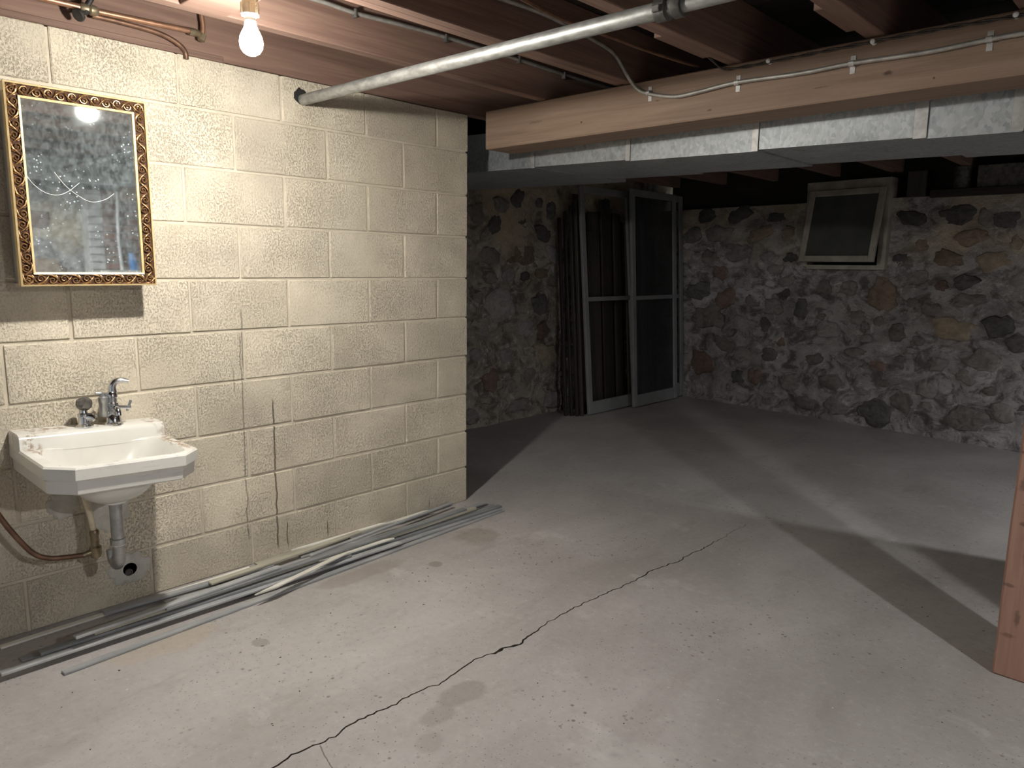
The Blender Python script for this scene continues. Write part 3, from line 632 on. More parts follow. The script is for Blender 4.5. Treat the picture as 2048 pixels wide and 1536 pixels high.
# ------------------------------------------------------------------ beam, post
bm = bmesh.new(); bbox(bm, (.125, .0, 1.810), (5.28, .195, 1.989), .005)
tag(link('support_beam', mesh_bm(bm, 'beam'), MAT['beam']), 'thick sawn wooden beam crossing under the joists', 'beam')
bm = bmesh.new(); bbox(bm, (2.423, .003, 0), (2.60, .165, 1.8095), .006)
bmesh.ops.subdivide_edges(bm, edges=[e for e in bm.edges if abs(e.verts[0].co.z - e.verts[1].co.z) > 1], cuts=14)
for v_ in bm.verts:
    if 0.01 < v_.co.z < 1.8: v_.co += Vector((noise.noise(v_.co * 5) * .004, noise.noise(v_.co * 5 + Vector((9, 0, 0))) * .004, 0))
tag(link('wooden_post', mesh_bm(bm, 'post'), MAT['postw']), 'reddish brown wooden post at the right edge of the picture', 'post')

# ------------------------------------------------------------------ sheet-metal duct behind the beam
duct = thing('air_duct', 'galvanised sheet-metal duct running behind the wooden beam', 'duct', (1.0, .6, 1.73))
zfun = lambda x: 1.755 - .0235 * x
secs = [(-1.15, .18, 1.12), (.18, .772, .98), (.772, 1.388, .87), (1.388, 2.004, .85), (2.004, 2.285, .86), (2.285, 2.9, .87), (2.9, 3.55, .87)]
for i, (a, b_, yb) in enumerate(secs):
    dz = (0, .004, -.003, .004, -.004, .003, 0)[i]; dy = (0, .003, .0, .004, -.003, .002, 0)[i]
    bm = bmesh.new(); g = .0022
    nx, nz = 10, 4
    P8 = []
    lo = zfun(a) + dz; hi = zfun(b_) + dz
    vs_ = [bm.verts.new(q) for q in ((a + g, .30 + dy, lo), (b_ - g, .30 + dy, hi), (b_ - g, yb, hi), (a + g, yb, lo), (a + g, .30 + dy, lo + .200), (b_ - g, .30 + dy, hi + .200), (b_ - g, yb, hi + .200), (a + g, yb, lo + .200))]
    for q in ((0, 1, 5, 4), (1, 2, 6, 5), (2, 3, 7, 6), (3, 0, 4, 7), (4, 5, 6, 7), (0, 3, 2, 1)): bm.faces.new([vs_[k] for k in q])
    bmesh.ops.subdivide_edges(bm, edges=bm.edges[:], cuts=5, use_grid_fill=True)
    for v_ in bm.verts:
        q = noise.noise(v_.co * 4.5 + Vector((i * 7, 0, 0))) * .006
        inner = a + .05 < v_.co.x < b_ - .05
        if inner and abs(v_.co.y - (.30 + dy)) < 1e-4 and zfun(v_.co.x) + .02 < v_.co.z < zfun(v_.co.x) + .19: v_.co.y += q
        if inner and .34 < v_.co.y < yb - .05 and v_.co.z < zfun(v_.co.x) + .02: v_.co.z += q * 1.3
    bmesh.ops.recalc_face_normals(bm, faces=bm.faces)
    link('duct_section', mesh_bm(bm, 'duct_section'), MAT['galv'], duct, smooth=True, sharp=30)
    if i:
        wd = (.0, .020, .022, .026, .042, .034, .04)[i]
        s_ = box('drive_cleat', (a - wd, .2935 + dy, zfun(a) - .002), (a + .002, .2985 + dy, zfun(a) + .20), MAT['strap'], duct, .001)

# ------------------------------------------------------------------ storm frames and boards stacked against the alcove wall
def leaning(name, label, cat, y0, x_foot, x_head, z_top, group=None):
    t = thing(name, label, cat, (x_foot, y0, 0), group)
    ang = math.atan2(x_foot - x_head, z_top)
    return t, Matrix.Translation((x_foot, y0, .0)) @ Matrix.Rotation(-ang, 4, 'Y'), math.hypot(x_foot - x_head, z_top)
def storm_frame(label, y0, wd, xf, xh, zt, screen, stile=.055, botr=.105, mid=.985, yaw=0):
    t, m4, L = leaning('storm_frame', label, 'door frame', y0, xf, xh, zt, 'grey storm frames')
    m4 = m4 @ Matrix.Rotation(yaw, 4, 'Z')
    th = .026
    lift = .012
    for a in (0, wd - stile): box('stile', (-th, a, lift), (0, a + stile, L), MAT['greyframe'], t, .003, m4)
    box('bottom_rail', (-th + .001, stile, lift), (-.001, wd - stile, lift + botr), MAT['greyframe'], t, .002, m4)
    box('top_rail', (-th + .001, stile, L - .06), (-.001, wd - stile, L), MAT['greyframe'], t, .002, m4)
    box('middle_rail', (-th + .002, stile, mid - .018), (-.002, wd - stile, mid + .018), MAT['greyframe'], t, .002, m4)
    if screen:
        box('screen', (-.016, stile - .01, botr), (-.0145, wd - stile + .01, mid - .016), MAT['screen'], t, 0, m4)
        box('screen', (-.016, stile - .01, mid + .016), (-.0145, wd - stile + .01, L - .055), MAT['screen'], t, 0, m4)
    return t
storm_frame('dark-screened grey storm frame in front, right of the pair', 2.84, .735, -.845, -.965, 1.925, True, yaw=.0)
storm_frame('open grey storm frame in front, left of the pair', 2.275, .72, -.915, -1.085, 1.915, False)
storm_frame('grey storm frame mostly hidden, its stile showing at the right end of the stack', 3.05, .695, -.8765, -.9965, 1.925, False, botr=.13)
rr = random.Random(5)
lay_off = lambda i: .06 * (i // 7)
for i in range(13):
    y = 2.25 + (i % 7) * .19 + lay_off(i) + rr.uniform(-.008, .008); wd = rr.uniform(.08, .165); lay = i // 7
    xf = -1.012 - .032 * lay
    zt = rr.uniform(1.55, 1.86)
    t = tag(box('leaning_board', (-.018, 0, .003), (0, wd, zt), MAT['darkboard'] if rr.random() < .7 else MAT['tanboard'], None, .002,
                Matrix.Translation((xf, y, 0)) @ Matrix.Rotation(-.070, 4, 'Y')),
            'dark narrow board leaning upright behind the grey storm frames', 'board', 'boards behind the storm frames')
for i, (y, xf, wd) in enumerate(((2.215, -.945, .018), (2.185, -.975, .022), (2.155, -1.01, .02), (2.12, -1.045, .025))):
    t = tag(box('leaning_board', (-.026, 0, .003), (0, wd, 1.80 - i * .05), (MAT['darkboard'], MAT['darkboard'])[i % 2], None, .002,
                Matrix.Translation((xf, y, 0)) @ Matrix.Rotation(-.075, 4, 'Y')),
            'thin dark batten standing at the left end of the storm frame stack', 'batten', 'battens at the left of the stack')

# ------------------------------------------------------------------ window in the far wall
win = struct(box('window_1', (WIN[0] - .02, 3.93, WIN[2] - .02), (WIN[1] + .02, 3.95, WIN[3] + .02), MAT['hole'], None, 0))  # black sheet for the shade behind the sash
rotb = Matrix.Translation((0, by(0), 0)) @ Matrix.Rotation(-math.atan(.0976), 4, 'Z')   # local x along the wall, -y into the room
k = 1 / Ub.x
wx = lambda x: x * k
for nm, lo, hi in (('casing', (wx(WIN[0]) - .005, -.055, 1.275), (wx(WIN[0]) + .035, .06, 1.935)), ('casing', (wx(WIN[1]) - .03, -.055, 1.255), (wx(WIN[1]) + .03, .06, 1.93)),
                   ('head_casing', (wx(WIN[0]) - .005, -.06, 1.885), (wx(WIN[1]) + .03, .06, 1.955)), ('sill', (wx(WIN[0]) + .03, -.05, 1.255), (wx(WIN[1]) - .02, .06, 1.29))):
    box(nm, lo, hi, MAT['winpaint'], win, .003, rotb)
for nm, lo, hi in (('reveal', (wx(WIN[0]) - .03, .055, 1.25), (wx(WIN[0]) + .0, .25, 1.95)), ('reveal', (wx(WIN[1]), .055, 1.25), (wx(WIN[1]) + .03, .25, 1.95))):
    box(nm, lo, hi, MAT['plank'], win, .002, rotb)
# hopper sash hanging open, foot swung into the room
ms = rotb @ Matrix.Translation((wx(.315), -.075, 1.875)) @ Matrix.Rotation(-.20, 4, 'X')
sw, sh, st = .60, .575, .046
sash = bpy.data.objects.new('sash', None); col.objects.link(sash); sash.parent = win
for nm, lo, hi in (('sash_stile', (0, -.03, -sh), (st, 0, 0)), ('sash_stile', (sw - st, -.03, -sh), (sw, 0, 0)), ('sash_rail', (st, -.029, -st), (sw - st, -.001, 0)), ('sash_rail', (st, -.029, -sh), (sw - st, -.001, -sh + st))):
    box(nm, lo, hi, MAT['winpaint'], sash, .003, ms)
box('pane', (st - .005, -.017, -sh + st - .005), (sw - st + .005, -.013, -st + .005), MAT['pane'], sash, 0, ms)

# things on the wall top right of the window
tag(box('backing_board', (1.03, by(1.1) - .03, 1.80), (1.16, by(1.1) - .005, 1.985), MAT['tanboard'], None, .003), 'pale upright board just right of the window', 'board')
tag(tube('stack_pipe', [(1.40, by(1.4) - .03, 1.802), (1.40, by(1.4) - .03, 1.985)], .055, MAT['coupling'], None, 20, smoothpath=False), 'grey vertical flue pipe standing on the stone wall top', 'pipe')
tag(box('metal_plenum', (1.50, by(1.6) - .06, 1.803), (2.6, by(1.6) + .12, 1.985), MAT['coupling'], None, .004), 'dark sheet-metal box on the stone wall at the right edge', 'metal box')
tag(box('sill_timber', (1.22, by(1.6) - .10, 1.775), (2.62, by(1.6) - .065, 1.83), MAT['plank'], None, .004), 'dark timber edge along the stone wall top right of the window', 'timber')

# ------------------------------------------------------------------ waste pipe
zp = lambda x: 1.909 - .0105 * x
wp = thing('waste_pipe', 'galvanised waste pipe running from the block wall towards the upper right', 'pipe', (0, -.92, zp(0)))
tube('pipe_run', [(-.10, -.92, zp(-.1)), (1.705, -.92, zp(1.705))], .0215, MAT['pipe'], wp, 28, smoothpath=False)
tube('pipe_run', [(1.706, -.92, zp(1.706)), (3.4, -.92, zp(3.4))], .0185, MAT['pipe'], wp, 28, smoothpath=False)
cp = lathe('coupling', [(.0216, -.05), (.0275, -.05), (.0285, -.046), (.0285, -.018), (.0235, -.014), (.0235, -.002), (.0285, .002), (.0285, .022), (.0270, .026), (.0186, .026)], (1.735, -.92, zp(1.735)), MAT['coupling'], wp, axis=(1, 0, -.0105), seg=28)
box('clamp_screw', (1.690, -.955, zp(1.7) - .012), (1.712, -.944, zp(1.7) + .004), MAT['coupling'], cp, .002)

# ------------------------------------------------------------------ cables
def conduit(name, label, pts, clips, rad=.0085, strap_axis='y'):
    P = catmull(pts, .0032)
    t = thing(name, label, 'cable', P[0])
    bm = bmesh.new(); tube_bm(bm, P, lambda i: rad * (1.0 if i % 2 else .84), 8); bmesh.ops.recalc_face_normals(bm, faces=bm.faces)
    link('armour', mesh_bm(bm, name), MAT['conduit'], t, smooth=True, sharp=180)
    return t
c1 = conduit('armored_cable', 'ribbed armored cable clipped along the side of the joist beside the bulb', [(.520, y, z) for x, y, z in D['conduitB']][:-1] + [(.520, .6, 2.12)], None)
for x, y, z in D['clipB']:
    bm = bmesh.new(); bbox(bm, (.511, y - .005, z - .016), (.531, y + .005, z + .0135), .002); link('clip', mesh_bm(bm, 'clip'), MAT['coupling'], c1)
pts = [(1.02, -2.2, 2.11), (1.0, -1.2, 2.11), (.992, -.9, 2.108)] + [(max(x, .989), y, z) for x, y, z in D['conduit2'][2:6]] + [(x, min(y, -.012), z) for x, y, z in D['conduit2'][6:]] + [(3.2, -.013, 1.92)]
c2 = conduit('armored_cable', 'grey armored cable sagging onto the beam face and strapped along it', pts, None)
for x, y, z in D['strap2']:
    bm = bmesh.new()
    for k in range(5):
        a0 = math.pi * k / 5; a1 = math.pi * (k + 1) / 5
        vs_ = []
        for r_ in (.0088, .0102):
            for a in (a0, a1):
                for dx in (-.008, .008): vs_.append(bm.verts.new((x + dx, -.0125 - math.sin(a) * r_, z + math.cos(a) * r_)))
        for q in ((0, 1, 3, 2), (4, 6, 7, 5), (0, 2, 6, 4), (1, 5, 7, 3), (0, 4, 5, 1), (2, 3, 7, 6)): bm.faces.new([vs_[j] for j in q])
    bbox(bm, (x - .008, -.0022, z + .008), (x + .008, -.0004, z + .026)); bbox(bm, (x - .008, -.0022, z - .030), (x + .008, -.0004, z - .008))
    bmesh.ops.recalc_face_normals(bm, faces=bm.faces)
    link('strap', mesh_bm(bm, 'strap'), MAT['strap'], c2)
tw = thing('twisted_wire', 'black twisted wire pinned along the top of the beam', 'wire', D['wire3'][3])
base = catmull([(1.32, -.35, 2.04), (1.32, -.2, 2.042)] + [(x, min(y, -.010), min(z, 1.978) if x > 1.36 else z) for x, y, z in D['wire3'][1:]] + [(3.0, -.012, 1.968)], .006)
for ph, mt in ((0, 'wire'), (math.pi, 'wire')):
    bm = bmesh.new(); Q = []
    for i, p_ in enumerate(base):
        a = i * .26 + ph; Q.append(p_ + Vector((0, math.cos(a) * .0028, math.sin(a) * .0032)))
    tube_bm(bm, Q, .0031, 6); bmesh.ops.recalc_face_normals(bm, faces=bm.faces); link('strand', mesh_bm(bm, 'strand'), MAT['wire'], tw, smooth=True, sharp=180)
for x, y, z in D['knob3']:
    bm = bmesh.new(); lathe_bm(bm, [(0, .0), (.0085, .0), (.0085, .006), (.006, .008), (.006, .013), (.0075, .015), (.0075, .020), (.003, .024), (0, .024)], (x, -.0005, z + .001), (0, -1, 0), 14)
    link('insulator', mesh_bm(bm, 'insulator'), MAT['porcelain'], tw, smooth=True)
tag(tube('thin_cable', [(1.262, -2.0, 2.06), (1.26, -1.3, 2.03), (1.257, -.97, 2.005), (1.238, -.75, 2.0), (1.244, -.5, 2.002), (1.245, -.28, 2.004), (1.262, -.02, 2.008), (1.27, .3, 2.03)], .0055, MAT['copperdark'], None, 8), 'thin brown cable hanging loosely between the two middle joists', 'cable')

# ------------------------------------------------------------------ copper water pipes by the joist over the wall
w1 = thing('water_pipe', 'bright copper water pipe with valve running under the joist above the block wall', 'pipe', (.04, -1.70, 2.05))
tube('pipe_run', [(.045, -3.2, 2.056), (.045, -1.735, 2.053)], .0095, MAT['copper'], w1, 14, smoothpath=False)
tube('pipe_run', [(.045, -1.695, 2.052), (.045, -1.385, 2.060)], .0090, MAT['copper'], w1, 14, smoothpath=False)
lathe('elbow', [(.0, -.02), (.0125, -.02), (.0125, .014), (.010, .018), (0, .018)], (.045, -1.372, 2.058), MAT['brass'], w1, axis=(0, 1, 0))
tube('riser', [(.045, -1.355, 2.056), (.047, -1.345, 2.063), (.048, -1.342, 2.085), (.048, -1.345, 2.12), (.048, -1.35, 2.19)], .0085, MAT['copper'], w1, 12)
lathe('union_nut', [(0, -.012), (.014, -.012), (.014, .012), (0, .012)], (.045, -1.347, 2.047), MAT['brass'], w1, axis=(0, .3, 1), seg=6, sharp=20)
vb = lathe('valve_body', [(0, -.026), (.012, -.026), (.0165, -.018), (.0165, -.004), (.013, .0), (.0165, .004), (.0165, .02), (.011, .028), (0, .028)], (.045, -1.715, 2.052), MAT['brass'], w1, axis=(0, 1, 0), seg=16)
lathe('valve_stem', [(0, 0), (.010, 0), (.010, .018), (.006, .022), (.006, .045), (0, .045)], (.045, -1.715, 2.05), MAT['iron'], vb, axis=(.35, -.75, -.55), seg=14)
lathe('valve_handle', [(0, -.006), (.019, -.006), (.021, 0), (.019, .006), (0, .006)], (.045 + .0155, -1.715 - .036, 2.05 - .026), MAT['iron'], vb, axis=(.35, -.75, -.55), seg=16)
tube('branch', [(.05, -1.72, 2.062), (.055, -1.70, 2.10), (.06, -1.67, 2.15), (.06, -1.66, 2.19)], .009, MAT['iron'], w1, 12)
tag(tube('water_pipe', [(.024, -1.70, 2.042), (.024, -1.60, 2.041), (.023, -1.50, 2.036), (.022, -1.445, 2.024), (.020, -1.41, 2.006), (.014, -1.395, 1.991), (.012, -1.393, 1.970)], .0085, MAT['copperdark'], None, 12), 'dark copper pipe bending down onto the top of the block wall', 'pipe')

# ------------------------------------------------------------------ bare bulbs
def lamp(label, pos, mat, k=1.0):
    x, y, z = pos
    t = thing('bulb_lamp', label, 'lamp', (x, y, 2.0))
    prof = [(0, -.034), (.012, -.0325), (.022, -.026), (.0295, -.014), (.0315, 0), (.0295, .013), (.024, .026), (.0185, .036), (.0155, .046), (.0145, .054), (0, .054)]
    prof = [(r_ * (k if r_ > .0146 else 1), h * (k if h < 0 else 1)) for r_, h in prof]
    lathe('bulb', prof, pos, mat, t, seg=32, sharp=60)
    lathe('screw_base', [(0, .0), (.0138, .0), (.0142, .004), (.0132, .006), (.0142, .009), (.0132, .012), (0, .012)], (x, y, z + .0545), MAT['strap'], t, seg=20)
    h = lathe('lampholder', [(0, .0), (.017, .0), (.0235, .006), (.0245, .026), (.021, .034), (.021, .044), (.027, .050), (.050, .064), (.052, .074), (0, .074)], (x, y, z + .0655), MAT['holder'], t, seg=28)
    for k in range(6):
        a = k * math.pi / 3
        box('rib', (-.003, .0225, .004), (.003, .0265, .034), MAT['holder'], h, .001, Matrix.Translation((x, y, z + .0655)) @ Matrix.Rotation(a, 4, 'Z'))
    lathe('pull_chain_collar', [(0, 0), (.004, 0), (.004, .012), (0, .012)], (x + .028, y - .003, z + .112), MAT['brass'], t, axis=(1, -.1, 0), seg=10)
    bm = bmesh.new()
    for k in range(11): lathe_bm(bm, [(0, -.0016), (.0016, 0), (0, .0016)], (x + .040, y - .003, z + .110 - k * .0042), (0, 0, 1), 6)
    link('pull_chain', mesh_bm(bm, 'chain'), MAT['brass'], t)
    return t
lp = lamp('lit bare bulb in an ivory lampholder hanging from the ceiling', BULB_POS, MAT['bulb'])
box('mounting_board', (.511, -1.62, 1.9885), (.884, -1.48, 2.012), MAT['joist'], lp, .002)
l2 = lamp('second lit bulb, under a small added white shade, beyond the right edge of the picture', BULB2_POS, MAT['bulb2'], 1.6)
lathe('cutoff_shade', [(.026, .070), (.034, .070), (.125, -.034), (.122, -.036), (.030, .064), (.026, .064)], BULB2_POS, MAT['porcelain'], l2, seg=40)  # unseen shade, added to keep this bulb's light off the joists
box('mounting_board', (4.246, -1.54, 2.0555), (4.659, -1.40, 2.08), MAT['joist'], l2, .002)
l3 = lamp('third lit bulb, under an added white shade behind the furnace, out of frame', BULB3_POS, MAT['bulb3'], 1.6)
lathe('cutoff_shade', [(.026, .070), (.034, .070), (.150, -.078), (.147, -.080), (.030, .064), (.026, .064)], BULB3_POS, MAT['porcelain'], l3, seg=40)  # unseen shade, added to cut this bulb's light off the upper far wall
box('mounting_board', (4.246, 1.55, 1.9885), (4.659, 1.69, 2.012), MAT['joist'], l3, .002)

# ------------------------------------------------------------------ mirror-fronted cabinet
cb = thing('mirror_cabinet', 'ornate gilt-framed mirror cabinet hanging on the block wall', 'mirror', (.002, -1.79, 1.17))
Y0, Y1, Z0, Z1, XF = -1.990, -1.587, 1.170, 1.776, .112
box('cabinet_body', (.003, Y0 + .012, Z0 + .012), (.092, Y1 - .012, Z1 - .012), MAT['cabinet'], cb, .002)
fw = .043
def rail(a0, a1, b0, b1, name, mat, x0, x1):   # mitred picture-frame rails, profile by corners
    c = [(Y0, Z0), (Y1, Z0), (Y1, Z1), (Y0, Z1)]
    sgn = [(1, 1), (-1, 1), (-1, -1), (1, -1)]
    for i in range(4):
        j = (i + 1) % 4; bm = bmesh.new(); ring = []
        for kk in (i, j):
            q = [(c[kk][0] + sgn[kk][0] * w_, c[kk][1] + sgn[kk][1] * w_) for w_ in (a0, b0)]
            ring.append([bm.verts.new(v_) for v_ in ((x0, *q[0]), (x1, *q[0]), (a1 if False else x1 + b1, *q[1]), (x0, *q[1]))])
        for k in range(4): bm.faces.new((ring[0][k], ring[0][(k + 1) % 4], ring[1][(k + 1) % 4], ring[1][k]))
        bm.faces.new(ring[0]); bm.faces.new(ring[1][::-1]); bmesh.ops.recalc_face_normals(bm, faces=bm.faces)
        yield link(name, mesh_bm(bm, name), mat, cb)
grounds = list(rail(.004, 0, fw - .006, -.003, 'frame_rail', MAT['umber'], .092, XF + .004))
list(rail(0, 0, .0052, 0.002, 'outer_lip', MAT['goldlip'], .092, XF + .009))
list(rail(fw - .0065, 0, fw, -.002, 'inner_lip', MAT['goldlip'], .092, XF + .006))
box('mirror_glass', (.098, Y0 + fw - .003, Z0 + fw - .003), (XF - .002, Y1 - fw + .003, Z1 - fw + .003), MAT['mirror'], cb, 0)
def scrolls(side, seed):
    rr = random.Random(seed); bm = bmesh.new(); horiz = side in (0, 2)
    L_ = (Y1 - Y0) if horiz else (Z1 - Z0); n = 12 if horiz else 18; per = (L_ - .012) / n; mid = (fw - .001) / 2
    def P3(s_, t_, h):
        if side == 0: return Vector((XF + h, Y0 + s_, Z0 + t_))
        if side == 2: return Vector((XF + h, Y1 - s_, Z1 - t_))
        if side == 1: return Vector((XF + h, Y1 - t_, Z0 + s_))
        return Vector((XF + h, Y0 + t_, Z1 - s_))
    for k in range(n):
        c = .006 + per * (k + .5); sg = 1 if k % 2 else -1
        if c < fw * .35 or c > L_ - fw * .35: continue
        sp = []
        for i in range(15):
            a = i / 14 * 2.6 * math.pi; r_ = .0112 * (1 - .78 * i / 14)
            sp.append(P3(c + math.cos(a * sg) * r_ * 1.05, mid + sg * .0025 + math.sin(a * sg) * r_, .0045 + .003 * i / 14))
        tube_bm(bm, sp, lambda i: .0026 - .0008 * i / 14, 6)
        lf = [P3(c - per * .55, mid - sg * .012, .002), P3(c - per * .2, mid - sg * .0135, .006), P3(c + per * .2, mid - sg * .009, .0065), P3(c + per * .55, mid + sg * .004, .006), P3(c + per * .75, mid + sg * .012, .002)]
        lc = catmull(lf, .006); tube_bm(bm, lc, lambda i, n_=len(lc): .0008 + .0027 * math.sin(math.pi * min(1, max(0, i / (n_ - 1)))), 6)
        lf = [P3(c + per * .30, mid - sg * .013, .003), P3(c + per * .45, mid - sg * .006, .006), P3(c + per * .42, mid + sg * .004, .004)]
        tube_bm(bm, catmull(lf, .005), .0019, 5)
    bmesh.ops.recalc_face_normals(bm, faces=bm.faces)
    return link('scroll_ornament', mesh_bm(bm, 'scrolls'), MAT['gold'], grounds[side], smooth=True, sharp=60)
for s_ in range(4): scrolls(s_, 40 + s_)
for kx in ('scr1', 'scr2'):
    tube('scratch', [(XF - .0015, y, z) for x, y, z in D[kx]], .00075, MAT['porcelain'], cb, 5)

# ------------------------------------------------------------------ wall-hung wash basin
SK = Matrix.Translation((.003, -1.813, .646)) @ Matrix.Rotation(-.044, 4, 'X')
sink = thing('wash_basin', 'old white wall-hung wash basin with chamfered front corners', 'sink', (0, -1.813, .646))
def put(name, bm, mat, parent=sink, smooth=True, sharp=35):
    bmesh.ops.transform(bm, matrix=SK, verts=bm.verts); bmesh.ops.recalc_face_normals(bm, faces=bm.faces)
    return link(name, mesh_bm(bm, name), mat, parent, smooth=smooth, sharp=sharp)
outp = [(0.0, -.226), (.375, -.226), (.442, -.160), (.442, .160), (.375, .226), (0.0, .226)]
cx, cy = .235, 0.0
angs = sorted({round(math.atan2(y - cy, x - cx), 5) for x, y in outp} | {round(-math.pi + 2 * math.pi * (k + .5) / 56, 5) for k in range(56)})
def rayhit(a):
    dx, dy = math.cos(a), math.sin(a); best = None
    for (xa, ya), (xb, yb) in zip(outp, outp[1:] + outp[:1]):
        ex, ey = xb - xa, yb - ya; den = dx * ey - dy * ex
        if abs(den) < 1e-9: continue
        t = ((xa - cx) * ey - (ya - cy) * ex) / den; s_ = ((xa - cx) * dy - (ya - cy) * dx) / den
        if t > 0 and -1e-6 <= s_ <= 1 + 1e-6 and (best is None or t < best): best = t
    return best
O = [(cx + math.cos(a) * rayhit(a), cy + math.sin(a) * rayhit(a)) for a in angs]
def sup(a, rx, ry, ox=.262, e=4.0):
    q = (abs(math.cos(a)) ** e + abs(math.sin(a)) ** e) ** (-1 / e)
    return (ox + math.cos(a) * rx * q, math.sin(a) * ry * q)
def inset(d): return [(x - max(-1, min(1, (x - cx) / .2)) * d * (0 if x < .01 else 1), y - max(-1, min(1, y / .2)) * d) for x, y in O]
bm = bmesh.new(); rings = []
def ring(ps, z): rings.append([bm.verts.new((x, y, z)) for x, y in ps])
ring([sup(a, .018, .018, .25, 2) for a in angs], -.172)          # underside of the bowl, from the outlet outwards
ring([sup(a, .045, .05, .25, 2) for a in angs], -.168)
ring([sup(a, .085, .085, .25, 2.3) for a in angs], -.150)
ring([sup(a, .112, .112, .25, 2.5) for a in angs], -.122)
ring([sup(a, .125, .128, .25, 2.8) for a in angs], -.082)
ring([sup(a, .150, .165, .25, 3.4) for a in angs], -.068)
ring(inset(.024), -.066); ring(inset(.020), -.082); ring(inset(.014), -.086); ring(inset(.010), -.082); ring(inset(.008), -.046); ring(inset(.0), -.038); ring(inset(.0), -.006); ring(inset(.004), 0); ring(inset(.012), .001)
ring([sup(a, .1515, .190, .2625, 6) for a in angs], .000); ring([sup(a, .1465, .185, .2625, 6) for a in angs], -.006)
ring([sup(a, .138, .168, .2565, 5) for a in angs], -.055); ring([sup(a, .118, .145, .248, 4) for a in angs], -.098); ring([sup(a, .075, .09, .25, 2.8) for a in angs], -.126); ring([sup(a, .02, .02, .255, 2) for a in angs], -.134)
n = len(angs)
for A, C_ in zip(rings, rings[1:]):
    for k in range(n): bm.faces.new((A[k], A[(k + 1) % n], C_[(k + 1) % n], C_[k]))
bm.faces.new(rings[0][::-1])
bm.faces.new(rings[-1])
basin = put('basin', bm, MAT['china'], sharp=32)
bm = bmesh.new(); lathe_bm(bm, [(0, 0), (.022, 0), (.022, .003), (.016, .002), (0, .001)], (.255, 0, -.1335), (0, 0, 1), 20); put('drain_ring', bm, MAT['dullchrome'], basin)
# raised tap ledge along the wall
bm = bmesh.new()
prof = [(0, .0), (0, .047), (.090, .047), (.103, .042), (.110, .032), (.1155, .001), (.1175, -.012), (.10, -.014)]
ends = [(-.226, 0), (-.223, .0), (.223, 0), (.226, 0)]
R0 = []
for y, in ((-.2265,), (-.222,), (-.15,), (.15,), (.222,), (.2265,)):
    s_ = .006 if abs(y) > .224 else 0
    R0.append([bm.verts.new((x - (s_ if x > .05 else 0), y, z - (s_ if z > .02 else 0))) for x, z in prof])
for A, C_ in zip(R0, R0[1:]):
    for k in range(len(prof) - 1): bm.faces.new((A[k], A[k + 1], C_[k + 1], C_[k]))
    bm.faces.new((A[-1], A[0], C_[0], C_[-1]))
bm.faces.new(R0[0]); bm.faces.new(R0[-1][::-1])
deck = put('tap_ledge', bm, MAT['china'], sharp=50)
# left tap with a ball knob
def sk(x, y, z): return SK @ Vector((x, y, z))
tl = lathe('tap', [(0, 0), (.027, 0), (.028, .005), (.020, .010), (.017, .013), (.016, .036), (.0195, .038), (.0195, .046), (.012, .050), (.010, .060), (0, .060)], sk(.066, -.022, .0472), MAT['chrome'], sink)
bm = bmesh.new(); bmesh.ops.create_icosphere(bm, subdivisions=2, radius=.0265, matrix=Matrix.Translation(sk(.066, -.022, .127)) @ Matrix.Diagonal((1, 1, .95, 1)))
link('ball_knob', mesh_bm(bm, 'ball'), MAT['smoke'], tl)
lathe('knob_stem', [(0, 0), (.006, 0), (.005, .01), (.0045, .034), (0, .034)], sk(.066, -.022, .104), MAT['chrome'], tl, seg=14)
tube('tap_nozzle', [sk(.070, -.018, .083), sk(.086, -.004, .084), sk(.094, .004, .078)], .0125, MAT['chrome'], tl, 14)
# middle faucet with lever and side handle
fz = .0472
fc = lathe('faucet', [(0, 0), (.030, 0), (.030, .005), (.024, .010), (.022, .03), (.0155, .037), (.0155, .058), (.0190, .060), (.0190, .076), (.0155, .080), (.0155, .094), (.0175, .096), (.0175, .110), (.013, .116), (0, .116)], sk(.066, .070, fz), MAT['chrome'], sink)
lathe('faucet_column', [(0, 0), (.015, 0), (.015, .05), (.0165, .052), (.0165, .066), (.012, .070), (.012, .082), (0, .084)], sk(.060, .042, fz + .030), MAT['dullchrome'], fc)
tube('bridge', [sk(.060, .042, fz + .040), sk(.066, .070, fz + .042)], .009, MAT['dullchrome'], fc, 12, smoothpath=False)
tube('spout', [sk(.070, .070, fz + .058), sk(.088, .071, fz + .060), sk(.102, .072, fz + .052), sk(.106, .0725, fz + .036)], lambda i: .0095, MAT['chrome'], fc, 14)
bm = bmesh.new()
lc = catmull([sk(.066, .068, fz + .112), sk(.066, .067, fz + .132), sk(.068, .074, fz + .148), sk(.072, .092, fz + .154), sk(.078, .116, fz + .150)], .006)
tube_bm(bm, lc, lambda i, n_=len(lc): .0145 - .0065 * i / (n_ - 1), 12); bmesh.ops.recalc_face_normals(bm, faces=bm.faces)
link('lever', mesh_bm(bm, 'lever'), MAT['chrome'], fc, smooth=True, sharp=60)
tube('side_stem', [sk(.068, .082, fz + .060), sk(.070, .124, fz + .056)], .0075, MAT['chrome'], fc, 12, smoothpath=False)
tube('side_handle', [sk(.070, .112, fz + .044), sk(.071, .116, fz + .056), sk(.074, .124, fz + .082)], .0046, MAT['chrome'], fc, 10, smoothpath=False)
tube('top_screw', [sk(.06, .042, fz + .108), sk(.058, .016, fz + .112)], .006, MAT['dullchrome'], fc, 12, smoothpath=False)
